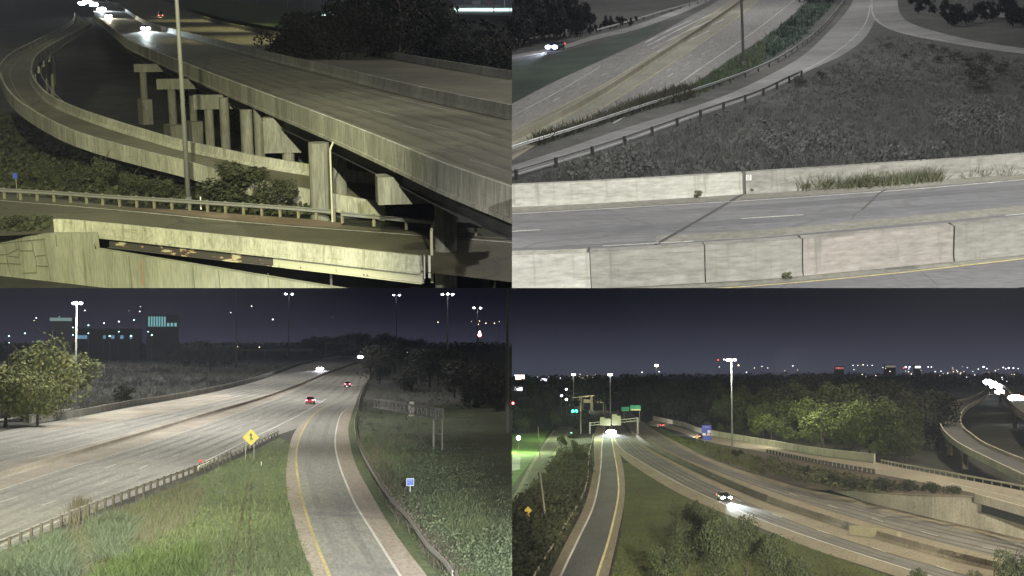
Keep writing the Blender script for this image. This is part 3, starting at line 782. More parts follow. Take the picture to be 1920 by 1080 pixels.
# lit lot beyond the trees
LOTM = surf('pale_lot', (.30, .33, .32), (.40, .43, .42), .1, fine=.8)
road('parking_lot', [S.P(850, 27), S.P(980, 30)], [S.P(850, 9), S.P(980, 8)], LOTM, .05, n=4)
road('lawn', [S.P(850, 46), S.P(980, 42)], [S.P(850, 28), S.P(980, 31)], GRASS_T, .04, n=4)
road('parking_lot', [S.P(560, 35), S.P(660, 35)], [S.P(560, 25), S.P(660, 25)], LOTM, .05, n=4)
bq = S.P(915, 18); lamp(TL, 'SPOT', (bq.x, bq.y, 55), 30, 55, aim=(bq.x, bq.y + .1, 0), cone=150, color=(.8, 1, .95))
bq = S.P(632, 29); lamp(TL, 'SPOT', (bq.x, bq.y, 30), 24, 30, aim=(bq.x, bq.y + .1, 0), cone=120, color=(.8, 1, .95))
for px, py, w, h, m, lab in ((893, 10, 9, 3.2, plain('box_white', (.75, .74, .72), .5), 'white box trailer parked at the back of the bright lot'), (918, 10, 6.5, 3.0, plain('box_red', (.5, .16, .13), .5), 'red box trailer parked beside the white one in the bright lot')):
    b = S.P(px, py); o = empty('box_trailer', b, 0, lab, 'trailer')
    MB().box((0, 0, .7 * h + .8), (w, 2.6, 1.4 * h)).build('body', m, o); MB().box((0, 0, .6), (w * .9, 2.2, .35)).build('chassis', DSTEEL, o)
    for q in (-.35, .3): MB().tube((q * w, -1.3, .5), (q * w, 1.3, .5), .5, n=10).build('wheel', TYRE, o)
for px, py, top, w in ((483, 27, -40, .12), (540, 25, -40, .16), (571, 24, -40, .16), (618, 30, -40, .2), (645, 40, -40, .2), (871, 8, -40, .3), (946, 14, -40, .3), (926, 28, -30, .3), (956, 44, -30, .25)):
    b = S.P(px, py); o = empty('light_pole', b, 0, 'thin pale pole standing beyond the far parapet near the lit lots', 'pole', 'thin poles beyond the flyover')
    D = b.y; k = D / 1000
    MB().tube((0, 0, 0), (0, 0, S.up(b, top)), w * max(k, .35) * 1.2, w * max(k, .35) * .8, 6).build('pole', STEEL, o)
    MB().tube((0, 0, S.up(b, 4 if py > 5 else -10)), (3 * k, 0, S.up(b, 1 if py > 5 else -14)), .08 * max(k, .5), n=5).build('arm', STEEL, o)
# traffic on the flyover; oversized headlight balls stand in for glare
DARKP = plain('dark_car_paint', (.03, .03, .035), .3, spec=.5)
REDP = plain('red_car_paint', (.45, .03, .03), .35, spec=.5)
WHITEP = plain('white_car_paint', (.7, .7, .7), .35, spec=.5)
def head_of(p, q): d = q - p; return math.atan2(-d.x, d.y)
def drive(px, py, qx, qy, z, paint, label, **kw):
    a, b2 = S.P(px, py, z), S.P(qx, qy, z); rz = head_of(a, b2)
    bm_ = kw.pop('beam', None); o = car(a, rz, paint, label, **kw)
    if bm_: beam(a, rz, L=kw.get('L', 4.6), **bm_)
    return o
drive(272, 58, 330, 82, ZD, WHITEP, 'white headlit car coming down the near carriageway of the flyover', beam=dict(E=60, dist=9, cone=50, color=(.85, 1, 1), down=2.6, reach=12), hr=.42)
drive(203, 33, 240, 56, ZD, DARKP, 'dark car with warm headlights following at the bend of the flyover', head=HLW, beam=dict(E=60, dist=10, cone=50, color=(1, .93, .7), down=2.4, reach=14), hr=.4)
drive(190, 20, 206, 30, ZD, WHITEP, 'car with dazzling blue white headlights far up the flyover bend', beam=dict(E=90, dist=12, cone=60, color=(.85, .95, 1), down=2.2, reach=16), hr=1.0)
drive(163, 5, 172, 14, ZD, WHITEP, 'farthest dazzling vehicle at the top of the flyover bend', beam=dict(E=120, dist=14, cone=70, color=(.95, .97, 1), down=2.2, reach=18), hr=1.5)
drive(176, 11, 188, 20, ZD, WHITEP, 'added vehicle whose headlights swell the glare at the flyover bend', beam=dict(E=90, dist=14, cone=70, color=(.9, .95, 1), down=2.2, reach=18), hr=1.3)  # this vehicle and the next added to build up the glare
drive(154, 8, 160, 16, ZD, WHITEP, 'added glaring vehicle at the outer side of the flyover bend', beam=dict(E=90, dist=14, cone=70, color=(.95, .97, 1), down=2.2, reach=18), hr=1.3)
drive(301, 33, 288, 20, ZD, REDP, 'boxy red van with lit tail driving away on the far carriageway', lit_head=True, H=2.1, L=5.2, beam=dict(E=20, dist=10, color=(1, .95, .7)), tail=glow('tail_pink', (1, .25, .22), 8))
for q_, r_ in ((378, 38), (420, 54), (470, 74)):
    b = S.P(q_, r_, ZD); lamp(TL, 'SPOT', (b.x + 4, b.y, ZD + 30), 5, 30, aim=(b.x + 4, b.y + .1, ZD), cone=95, blend=.8, color=(1, .90, .45))  # unseen lamps added over the far carriageway for its yellow glow

# ================================================================== TOP RIGHT: junction over the scrub field
SITE[0] = TR; S = TR
ASP_R = surf('grey_asphalt', (.185, .185, .195), (.225, .225, .235), .2, stretch=(.3, 1, 1), big=.05, bigamt=.25, fine=5, c3=(.165, .165, .17), rough=.7, crack=((.12, .12, .125), .09))
ASP_R2 = surf('freeway_concrete', (.19, .19, .185), (.25, .245, .235), .1, stretch=(1, .15, 1), big=.02, bigamt=.3, fine=2, c3=(.16, .16, .155))
TANR = surf('median_shoulder', (.225, .222, .19), (.265, .26, .215), .1, big=.03, bigamt=.3, fine=2, c3=(.20, .195, .155))
CON_R = surf('grey_barrier_concrete', (.27, .27, .24), (.325, .32, .285), .6, stretch=(.4, .4, 1.5), big=.12, bigamt=.18, fine=5, c3=(.235, .235, .205), drip=(.17, .17, .145), scuff=(.16, .16, .14))
CON_RP = surf('tinted_barrier_concrete', (.31, .295, .265), (.345, .32, .29), .4, stretch=(.4, .4, 1.5), big=.12, bigamt=.15, fine=5, c3=(.36, .285, .26), drip=(.17, .17, .145), scuff=(.16, .16, .14))
CON_RW = surf('pale_barrier_concrete', (.42, .42, .37), (.52, .515, .46), .8, stretch=(.4, .4, 1.5), big=.15, bigamt=.25, fine=5, c3=(.30, .295, .25), drip=(.24, .235, .19), scuff=(.22, .22, .18))
SCRUB = surf('scrub_soil', (.066, .067, .065), (.092, .094, .089), .25, big=.03, bigamt=.45, fine=1.2, fineamt=.3, c3=(.095, .096, .09))
SCRUBL = leaf('scrub_leaves', (.078, .079, .075), (.115, .117, .11))
DGRASS = surf('dim_grass', (.035, .052, .042), (.055, .075, .055), .2, big=.02, bigamt=.5, fine=2, c3=(.05, .065, .03))
GRN = leaf('verge_leaves', (.05, .075, .045), (.10, .13, .06), (.14, .13, .05))

# ---- near road
FBt = [(880, 350), (960, 346), (1130, 338), (1390, 323), (1440, 319), (1560, 312), (1690, 303), (1800, 296), (1920, 287), (2000, 281)]
FBb = [(880, 391), (960, 387), (1130, 379), (1390, 363), (1440, 360), (1560, 352), (1690, 342), (1800, 333), (1920, 325), (2000, 319)]
NBb = [(880, 552), (960, 547), (1107, 538), (1230, 531), (1320, 526), (1440, 519), (1560, 508), (1690, 496), (1810, 485), (1920, 474), (2000, 466)]
NBt = [(880, 480), (960, 475), (1107, 470), (1230, 463), (1320, 457), (1440, 449.5), (1560, 440), (1690, 429), (1810, 418), (1920, 407), (2000, 399)]
FB = path(FBb); NB = path(NBb)
near = path([(880, 640), (1100, 620), (1400, 600), (1700, 565), (2000, 530)])
road('road', near, FB, ASP_R, .02)
ftop = [S.P(a[0], a[1]) for a in FBb]; fh = [S.up(p, t[1]) for p, t in zip(ftop, FBt)]
ntop = [S.P(a[0], a[1]) for a in NBb]; nh = [S.up(p, t[1]) for p, t in zip(ntop, NBt)]
def vwall(pts, hs, xs, w, mat, parent, name, flare=.12, proud=0.):
    """concrete barrier with vertical face and a low kick at the foot, between two picture columns"""
    P_ = []
    q = catmull(pts, 120); hq = catmull([Vector((h, 0, 0)) for h in hs], 120)
    for p, h in zip(q, hq):
        v = p.x * S.e + p.y * S.f + (p.z - S.h) * S.U; px = 960 + F * v.x / v.y
        if xs[0] <= px <= xs[1]: P_.append((p, h.x))
    P_ = P_[:-1:12] + P_[-1:]
    vs = []; m = 6; n = len(P_)
    for i, (p, h) in enumerate(P_):
        t = P_[min(i + 1, n - 1)][0] - P_[max(i - 1, 0)][0]; t.normalize(); u = Vector((t.y, -t.x, 0))
        for a, z in ((-w / 2 - flare, 0), (-w / 2 - flare * .3, .25), (-w / 2, h), (w / 2, h), (w / 2 + flare * .3, .25), (w / 2 + flare, 0)):
            vs.append(p - u * (a + 0) + Vector((0, 0, z)))
    fs = [(i * m + j, i * m + (j + 1) % m, (i + 1) * m + (j + 1) % m, (i + 1) * m + j) for i in range(n - 1) for j in range(m - 1)]
    fs += [tuple(range(m)), tuple((n - 1) * m + j for j in range(m))]
    o = (parent.matrix_basis.inverted() @ S.M).translation
    return MB().add([v + o for v in vs], fs).build(name, mat, parent)
fb = empty('concrete_barrier', S.P(1300, 368), 0, 'far concrete barrier wall with a dark gap and weeds along its foot', 'barrier')
vwall(ftop, fh, (870, 1391), .34, CON_RW, fb, 'wall_panel'); vwall(ftop, fh, (1396, 2000), .34, CON_R, fb, 'wall_panel')
nbar = empty('concrete_barrier', S.P(1500, 513), 0, 'near concrete median barrier, white at its left end and grey beyond the step', 'barrier')
vwall(ntop, nh, (870, 1106), .62, CON_RW, nbar, 'wall_panel', .14)
vwall(ntop, nh, (1108, 1319), .50, CON_R, nbar, 'wall_panel', .10); vwall(ntop, nh, (1320.5, 1498), .50, CON_R, nbar, 'wall_panel', .10)
vwall(ntop, nh, (1499.5, 1779), .50, CON_RP, nbar, 'wall_panel', .10); vwall(ntop, nh, (1781, 2000), .50, CON_R, nbar, 'wall_panel', .10)
b = S.P(1112, 537) + (nbar.matrix_basis.inverted() @ S.M).translation
MB().box((b.x, b.y, .14), (.55, .5, .30), rz=.1).build('foot_block', CON_RW, nbar)
dk = plain('joint_black', (.10, .10, .09), .9)
def onbar(pts, hs, px, t, parent, out=.3):
    q = catmull(pts, 8); best = min(q, key=lambda p: abs(960 + F * (p.x * S.e + p.y * S.f - S.h * S.U).x / (p.x * S.e + p.y * S.f - S.h * S.U).y - px)); return best
for par, pts, hs, px, w, out in ((fb, ftop, fh, 1393.5, .13, .215), (nbar, ntop, nh, 1107, .08, .345), (nbar, ntop, nh, 1320, .03, .27), (nbar, ntop, nh, 1499, .05, .27), (nbar, ntop, nh, 1781, .03, .27), (fb, ftop, fh, 1131, .02, .21), (fb, ftop, fh, 1296, .02, .21), (fb, ftop, fh, 1725, .02, .21), (fb, ftop, fh, 1912, .03, .21)):
    p = S.P(px, [a[1] + (c[1] - a[1]) * (px - a[0]) / (c[0] - a[0]) for a, c in zip((FBb if par is fb else NBb), (FBb if par is fb else NBb)[1:]) if a[0] <= px <= c[0]][0])
    h = [a + (c - a) * .5 for a, c, d, e in zip(hs, hs[1:], (FBb if par is fb else NBb), (FBb if par is fb else NBb)[1:]) if d[0] <= px <= e[0]][0]
    q = p + (par.matrix_basis.inverted() @ S.M).translation
    MB().box((q.x, q.y - .0, (h + .02) / 2), (w, out * 2, h + .02), rz=.12, taper=(1, .78)).build('joint', dk, par)
wt = MB()
for f_ in (.22, .40, .60, .78):
    wt.ribbon(*[[a.lerp(b, f_ + d_) for a, b in zip(resample(NB, 60), resample(FB, 60))] for d_ in (-.035, .035)], .023)
tag(wt.build('wheel_track_or_sheen', surf('tyre_grey', (.165, .165, .175), (.21, .21, .22), .3, stretch=(.15, 1, 1), bigamt=.4), fix=False), kind='structure')
# little number plate on the far barrier
p = S.P(1405, 362); hz = S.up(p, 331)
o = empty('number_plate', (p.x - .02, p.y - .24, hz), .10, 'small white number plate fixed on the far barrier just right of the gap', 'sign')
MB().box((0, 0, 0), (.24, .02, .24)).build('panel', plain('plate_white', (.66, .66, .63), .5), o)
TXT = plain('text_black', (.04, .04, .04), .7)
text(o, 'L5', .14, TXT, (0, -.013, .055)); text(o, '51', .14, TXT, (0, -.013, -.055))
# markings
mk = MB()
line(mk, path([(880, 405), (960, 402), (1200, 389), (1440, 375), (1690, 357.5), (1920, 338), (2000, 331)]), .11, .03)
dashes(mk, [(952, 435.5, 1013, 432), (1389, 411, 1506, 404), (1885, 405, 1990, 397), (1130, 462.5, 1300, 453.5)], .10, 0, .03)
tag(mk.build('lane_line', WHITE, fix=False), kind='structure')
mk = MB(); line(mk, path([(1200, 551), (1440, 535.5), (1690, 512.5), (1920, 486.5), (2000, 478)]), .11, .03)
tag(mk.build('edge_line', YELL, fix=False), kind='structure')
mk = MB(); line(mk, [S.P(1396, 363), S.P(1310, 414), S.P(1226, 462)], .17, .026)
tag(mk.build('road_joint', plain('rubber_joint', (.05, .05, .052), .8), fix=False), kind='structure')
mk = MB(); line(mk, [S.P(1397, 363), S.P(1312, 414), S.P(1228, 462)], .035, .031)
tag(mk.build('road_joint', plain('joint_steel', (.13, .13, .13), .6), fix=False), kind='structure')
mk = MB()
line(mk, catmull([S.P(1662, 356), S.P(1650, 363), S.P(1634, 378), S.P(1616, 395)], 4), .10, .034); line(mk, catmull([S.P(1616, 395), S.P(1602, 404), S.P(1598, 412)], 4), .045, .034)
line(mk, catmull([S.P(1490, 530), S.P(1478, 533), S.P(1464, 541)], 4), .03, .026); line(mk, catmull([S.P(1706, 496), S.P(1722, 506), S.P(1760, 538)], 4), .02, .026); line(mk, catmull([S.P(1660, 508), S.P(1672, 520), S.P(1705, 540)], 4), .015, .026)
tag(mk.build('road_crack', dk, fix=False), kind='structure')
road('road_patch', [S.P(1660, 508), S.P(1718, 505)], [S.P(1658, 498), S.P(1706, 495)], surf('patch_asphalt', (.16, .16, .145), (.19, .19, .17), .5), .026, n=4)
# lighter gutter strips along the barriers
TANS = surf('gutter_dust', (.25, .25, .215), (.30, .295, .25), .3, fine=3, c3=(.21, .21, .18))
road('shoulder', path([(a, c + 12) for a, c in FBb]), FB, TANS, .024)
road('shoulder', path([(a, c - 74 - (a - 960) * .0 + 0) for a, c in NBb][3:]), path([(a, c - 88) for a, c in NBb][3:]), TANS, .024)
road('shoulder', path([(a, c + 14) for a, c in NBb]), NB, TANS, .024)
# weeds growing at the barrier foot: (px, base y, top y, half width)
r = random.Random(21)
WEEDL = leaf('weed_stems', (.10, .105, .07), (.17, .17, .11), (.10, .15, .08)); MW = (WEEDL, BARK)
for i, (px, py, top, w, lab) in enumerate(((1308, 371, 355, .9, 'small round weed clump at the foot of the white barrier panel'), (1405, 363, 349, 1.1, 'weed clump in the gap of the far barrier'), (1507, 357, 335, .8, 'leftmost tall weed of the long row along the far barrier'), (1552, 354, 331, .85, 'bushy weed second in the row along the far barrier'), (1590, 352, 338, 1.1, 'low weed between the two bushier ones along the far barrier'), (1632, 350, 324, 1.1, 'largest green bush in the weed row along the far barrier'), (1664, 346, 332, 1.2, 'dry weed just right of the largest green bush'), (1695, 344, 330, 1.2, 'dry thin weed in the row right of the road crack'), (1725, 341, 327, 1.1, 'dry weed near the right end of the long row'), (1752, 338, 321, .7, 'upright weed at the right end of the long row'), (1800, 333, 324, 1.3, 'low separate weed clump right of the long row'), (1832, 331, 322, .7, 'tiny weed between two clumps along the far barrier'), (1866, 328, 314, 1.0, 'spiky weed clump near the right end of the far barrier'), (1908, 325, 309, .9, 'green weed clump at the right edge by the far barrier'), (1478, 524, 508, 1.0, 'spreading weed at the foot of the near barrier joint'), (1498, 518, 510, 1.3, 'tiny weed beside the near barrier joint'), (1376, 525, 518, 1.2, 'low grey weed along the near barrier'), (1410, 523, 516, 1.3, 'second low grey weed along the near barrier'))):
    b = S.P(px, py); hh = S.up(b, top)
    plant('weed', b, hh, lab, 'weed', None, wide=w * 1.7, n=700, lf=.15, mats=MW, trunk=False, cz=.45, name='weed', lumps=9)
grass('weeds', [(1500, 357), (1640, 350), (1760, 340), (1758, 334), (1640, 343), (1500, 351)], 1100, .50, WEEDL, 5, blades=5, wid=.07)
grass('weeds', [(1790, 335), (1925, 326), (1925, 320), (1790, 329)], 330, .40, WEEDL, 6, blades=5, wid=.07)

# ---- ramp across the field, on lower ground than the near road
SITE[0] = TRF; S = TRF
tag(MB().add([S.P(860, 500), S.P(2060, 500), S.at(2700, 1500), S.at(300, 1500)], [(0, 1, 2, 3)]).build('ground', SCRUB), kind='structure')
RL = path([(840, 352), (900, 331), (960, 311), (1060, 279), (1155, 246), (1290, 204), (1360, 179), (1440, 142), (1500, 108), (1550, 63), (1592, 15), (1608, -20)])
RR = path([(860, 372), (900, 354), (960, 333), (1060, 303), (1160, 271), (1310, 218), (1422, 178), (1527, 128), (1582, 102), (1617, 76), (1636, 48), (1645, 20), (1650, -20)])
CON_W = surf('ramp_concrete', (.20, .20, .20), (.28, .28, .28), .1, stretch=(.3, 1, 1), big=.02, bigamt=.35, fine=2, c3=(.30, .30, .30))
road('ramp_road', RL, RR, CON_W, .03, n=140)
mk = MB()
line(mk, path([(900, 350), (960, 330), (1060, 300), (1160, 268), (1310, 214), (1422, 172), (1500, 137), (1560, 103), (1600, 72), (1622, 45), (1632, 10), (1635, -20)]), .26, .05)
line(mk, path([(1640, -20), (1635, 10), (1637, 28), (1648, 42), (1665, 52), (1690, 61), (1760, 75), (1850, 91)]), .28, .06)
tag(mk.build('edge_line', surf('dull_marking', (.34, .34, .33), (.45, .45, .43), 1.), fix=False), kind='structure')
road('side_road', path([(1632, -20), (1632, 10), (1634, 30), (1648, 45), (1690, 63), (1760, 78), (1860, 94), (1960, 106)]), path([(1682, -20), (1683, 5), (1688, 25), (1704, 42), (1760, 61), (1840, 79), (1960, 97)]), CON_W, .045, n=90)
road('side_road', [S.P(1840, 30), S.P(1960, 40)], [S.P(1850, 18), S.P(1960, 24)], CON_W, .045, n=8)
RG = plain('rail_bright', (.45, .46, .46), .45, .3); PD = plain('post_dark', (.05, .05, .05), .9)
guardrail(path([(900, 312), (985, 282), (1065, 257), (1210, 208), (1335, 168), (1440, 127), (1510, 83), (1545, 52), (1572, 20), (1590, -8)]), 'long bright guardrail along the upper side of the ramp', RG, PD, step=6, name='guardrail')
g2 = guardrail(path([(890, 362), (960, 338), (1060, 307), (1160, 275), (1310, 221), (1422, 182), (1470, 159), (1500, 145)]), 'guardrail with dark pale-topped posts along the lower side of the ramp', plain('rail_dim', (.20, .20, .20), .6, .2), PD, step=5.5, pside=.2, post_w=.24)
TANK = surf('gravel_strip', (.075, .075, .072), (.11, .11, .10), .4, fine=3)
road('verge', shift(RL, -4.2), shift(RL, -.1), TANK, .015, n=100)

# ---- freeway beyond
FL = path([(820, 250), (900, 221), (960, 195), (1035, 156), (1140, 108), (1210, 76), (1270, 44), (1335, 8), (1380, -20)])
FR = path([(820, 365), (900, 333), (960, 301), (1020, 265), (1110, 232), (1200, 192), (1285, 165), (1370, 110), (1440, 66), (1510, 6), (1535, -20)])
road('freeway', FL, FR, ASP_R2, .03, n=110)
M1 = path([(860, 300), (960, 247), (1050, 202), (1135, 157), (1200, 118), (1270, 70), (1330, 30), (1390, -12)])
M2 = path([(860, 342), (960, 296), (1050, 248), (1110, 215), (1235, 135), (1300, 92), (1360, 50), (1440, -12)])
road('freeway_median', M1, M2, TANR, .045, n=70)
mk = MB(); line(mk, M1, .16, .06); line(mk, M2, .16, .06); tag(mk.build('edge_line', surf('worn_yellow', (.40, .36, .20), (.48, .43, .25), 1.), fix=False), kind='structure')
mk = MB(); line(mk, path([(1150, 232), (1247, 175), (1300, 138), (1360, 97), (1420, 55), (1500, -8)]), .28, .06); line(mk, path([(900, 250), (980, 208), (1060, 165), (1125, 126)]), .22, .06)
dashes(mk, [(984, 218, 997, 212), (1038, 190, 1050, 184), (1086, 167, 1098, 161), (1128, 143, 1137, 138), (1176, 196, 1186, 189), (1215, 171, 1224, 164), (1252, 145, 1262, 138), (1284, 124, 1292, 119), (1316, 103, 1324, 98), (1250, 134, 1258, 129), (1290, 108, 1297, 103), (1330, 82, 1337, 77)], .2, 0, .06)
tag(mk.build('lane_line', surf('faint_marking', (.36, .36, .35), (.46, .46, .44), 1.), fix=False), kind='structure')
mk = MB()  # pale strips paint the wet sheen of tyre-polished tracks
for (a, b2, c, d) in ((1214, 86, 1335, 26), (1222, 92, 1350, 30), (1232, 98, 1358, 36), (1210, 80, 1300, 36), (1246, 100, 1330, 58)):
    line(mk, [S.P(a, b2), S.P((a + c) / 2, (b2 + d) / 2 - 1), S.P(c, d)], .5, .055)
tag(mk.build('wheel_track_or_sheen', surf('polished_track_sheen', (.36, .36, .36), (.46, .46, .46), .1), fix=False), kind='structure')
MBAR = path([(860, 322), (960, 272), (1050, 226), (1120, 187), (1200, 135), (1280, 82), (1340, 42), (1410, -10)])
o = empty('median_barrier', MBAR[0], 0, 'low concrete barrier along the middle of the distant freeway', 'barrier')
MB().sweep([p - MBAR[0] for p in MBAR], JERSEY).build('barrier_wall', surf('median_concrete', (.27, .26, .20), (.34, .32, .25), .3), o)
LX = path([(900, 128), (960, 112), (1052, 93), (1110, 76), (1182, 59), (1260, 32), (1340, -2), (1380, -20)])
LX2 = path([(900, 118), (960, 104), (1045, 88), (1110, 68), (1175, 52), (1250, 26), (1330, -8), (1370, -26)])
road('exit_road', LX, LX2, CON_W, .04, n=80)
guardrail(path([(1120, 62), (1175, 47), (1250, 24), (1335, 0), (1370, -14)]), 'distant guardrail along the exit road below the dark trees', RG, PD, step=8, posts=True)
road('lawn', path([(880, 135), (960, 116), (1060, 95), (1182, 63), (1240, 42)]), path([(880, 228), (960, 193), (1035, 154), (1140, 107), (1210, 74)]), DGRASS, .012, n=60)
road('lawn', path([(1130, 225), (1290, 165), (1372, 110), (1442, 66), (1512, 6), (1540, -20)]), path([(1135, 232), (1300, 190), (1400, 140), (1490, 85), (1560, 22), (1580, -15)]), DGRASS, .012, n=60)
grass('weeds', [(1020, 262), (1110, 234), (1200, 196), (1292, 168), (1300, 182), (1200, 208), (1065, 252), (1000, 274)], 1300, .85, leaf('dim_weeds', (.05, .05, .043), (.10, .10, .07)), 7, blades=7, wid=.16)
grass('weeds', [(1290, 166), (1375, 112), (1440, 70), (1440, 112), (1380, 150), (1300, 180)], 800, .55, GRN, 8, blades=6, wid=.10)
grass('weeds', [(1440, 70), (1510, 8), (1560, 8), (1500, 78), (1440, 112)], 400, .7, leaf('dim_green', (.028, .048, .036), (.05, .08, .055)), 9, blades=5, wid=.18)
FIELD = [(960, 345), (970, 342), (1160, 282), (1310, 231), (1425, 192), (1530, 142), (1612, 98), (1646, 66), (1700, 76), (1850, 103), (1930, 112), (1930, 286), (1640, 306), (1390, 321)]
grass('scrub', FIELD, 6500, .42, SCRUBL, 31, blades=7, wid=.13, lean=.6, vary=.7)
grass('scrub', FIELD, 1500, .5, SCRUBL, 33, blades=8, leafy=True, wid=.2, vary=.8, keep=lambda x, y, r: math.sin(x * .021 + y * .03) + math.sin(y * .05 - x * .012) + r.uniform(-.6, .6) > .3)
grass('tall_weeds', FIELD, 700, .8, leaf('straw_stems', (.08, .08, .075), (.15, .15, .14)), 32, blades=5, wid=.05, lean=.22)
# darker patches of briars in the field
r = random.Random(77)
MSD = (leaf('briar_leaves', (.058, .06, .056), (.095, .097, .09)), BARK)
for px, py, top in ((1665, 90, 76), (1745, 92, 78), (1770, 100, 84), (1790, 112, 90), (1810, 130, 100), (1830, 150, 110), (1845, 118, 92), (1760, 118, 100), (1700, 110, 96), (1880, 140, 112), (1832, 172, 140), (1500, 160, 138), (1540, 146, 128)):
    b = S.P(px, py); plant('briar', b, S.up(b, top), 'dark rounded briar bush in the scrub field beside the ramp', 'bush', 'briar bushes in the scrub field', wide=2.0, n=1300, lf=.08, mats=MSD, trunk=False, cz=.45, name='bush')
for px, py, top in ((1630, 292, 196), (1660, 300, 205), (1735, 296, 190), (1828, 288, 210), (1878, 282, 178), (1560, 308, 230)):
    b = S.P(px, py); o = empty('sapling', b, 0, 'thin bare pale sapling standing in the scrub field', 'sapling', 'bare saplings in the field')
    hh = S.up(b, top) * .6; m_ = MB().tube((0, 0, 0), (.1, .05, hh), .035, .012, 5)
    for q in range(6): a = r.uniform(0, 6.28); m_.tube((.06, .03, hh * (.3 + .1 * q)), (.06 + math.cos(a) * .7, .03 + math.sin(a) * .7, hh * (.3 + .1 * q) + .7), .015, .006, 4)
    m_.build('stem', plain('pale_bark', (.16, .16, .15), .9), o)
DTR = (leaf('unlit_leaves', (.012, .012, .015), (.030, .030, .030)), BARK)
for i in range(26):
    px = 955 + i * 9.5; base = 98 - (px - 960) * .20; base = max(base, 40) if px < 1180 else base
    b = S.P(px, base - r.uniform(4, 10)); plant('gloom_tree', b, S.up(b, r.uniform(-40, 10) if px < 1100 else base - r.uniform(22, 40)), 'dim unlit tree standing above the exit road', 'tree', 'dim trees above the exit road', wide=.8, n=1300, lf=.10, cz=.44, rz=.46, mats=DTR)
for i in range(30):
    px = 1705 + r.uniform(0, 225); base = 14 + (px - 1690) * .22 + r.uniform(-14, 14) - (20 if px > 1830 else 0)
    b = S.P(px, max(base, 6)); plant('gloom_tree', b, S.up(b, max(base, 6) - r.uniform(24, 44)), 'dim unlit tree in the dark grove past the side road', 'tree', 'dim grove past the side road', wide=1.0, n=1300, lf=.10, cz=.44, rz=.46, mats=DTR)
for i in range(16):
    px = 1500 + i * 6.2; b = S.P(px, r.uniform(-1, 6)); plant('gloom_tree', b, S.up(b, -30), 'dim unlit tree beyond the top of the freeway', 'tree', 'dim trees beyond the freeway', wide=1.0, n=1300, lf=.10, cz=.44, rz=.46, mats=DTR) if px < 1570 else None
b = S.P(1394, 124); o = empty('light_pole', b, 0, 'thin dark light pole on the verge between freeway and ramp', 'light pole')
MB().tube((0, 0, 0), (-.9, 0, 36), .2, .13, 10).build('pole', plain('pole_dark', (.10, .10, .10), .6), o)
MB().tube((0, 0, 0), (0, 0, .7), .3, n=10).build('base', CON_R, o)
drive(1043, 93, 985, 108, .04, DARKP, 'lone car with blue white headlights on the exit road by the dark trees', head=glow('headlight_blue', (.55, .62, 1.0), 9), beam=dict(E=4, dist=14, color=(.75, .85, 1), reach=24, down=.6, cone=36), hr=.5)
for px, py, top in ((1870, 18, -8), (1884, 14, -8), (1792, 4, -10), (1812, 4, -10)):
    b = S.P(px, py); o = empty('light_pole', b, 0, 'pale thin pole in the dark grove at the upper right', 'pole', 'thin poles in the dark grove')
    MB().tube((0, 0, 0), (0, 0, S.up(b, top)), .14, n=6).build('pole', STEEL, o); MB().box((0, 0, .5), (.5, .5, 1.)).build('base', CON_R, o)

# ================================================================== BOTTOM LEFT: merging ramp and freeway
SITE[0] = BL; S = BL
PAVE = surf('light_asphalt', (.30, .295, .27), (.36, .35, .315), .25, stretch=(1, .2, 1), big=.05, bigamt=.2, fine=4, c3=(.275, .27, .25), rough=.75, crack=((.20, .195, .18), .06))
PAVE2 = surf('ramp_asphalt', (.31, .31, .28), (.35, .35, .315), .25, stretch=(1, .2, 1), big=.06, bigamt=.18, fine=5, c3=(.28, .28, .26), crack=((.22, .22, .20), .08))
SHLD = surf('pink_shoulder', (.40, .355, .295), (.45, .40, .335), .4, stretch=(1, .3, 1), big=.06, bigamt=.2, fine=5, c3=(.36, .31, .26))
MEDC = surf('pale_median', (.34, .31, .26), (.42, .38, .32), .2, big=.05, bigamt=.22, fine=3, c3=(.30, .27, .22))
CON_B = surf('barrier_grey', (.26, .255, .22), (.34, .33, .29), .5, stretch=(1, 1, .4), big=.1, bigamt=.3, fine=4, c3=(.20, .20, .17))
MEADOW = surf('dark_meadow', (.075, .077, .070), (.105, .106, .096), .15, big=.02, bigamt=.4, fine=1.2, fineamt=.35)
LAWN = surf('mown_grass', (.125, .165, .085), (.17, .21, .115), .35, stretch=(1, .4, 1), big=.05, bigamt=.35, fine=3, fineamt=.35, c3=(.17, .165, .09))
SLOPE = surf('rough_grass', (.10, .125, .075), (.14, .165, .10), .3, big=.04, bigamt=.45, fine=2.5, fineamt=.4, c3=(.12, .11, .075))
BLG = leaf('grass_blades', (.11, .15, .07), (.165, .20, .10), (.20, .195, .11))
BLGY = leaf('dry_blades', (.13, .125, .085), (.20, .19, .14))
BLGT = leaf('blue_green_leaves', (.10, .13, .09), (.15, .185, .125))
BLS = leaf('slope_leaves', (.10, .135, .08), (.14, .18, .105), (.15, .16, .11))
tag(MB().add([S.P(-200, 1130), S.P(1100, 1130), S.at(1600, 2900), S.at(-700, 2900)], [(0, 1, 2, 3)]).build('ground', MEADOW), kind='structure')

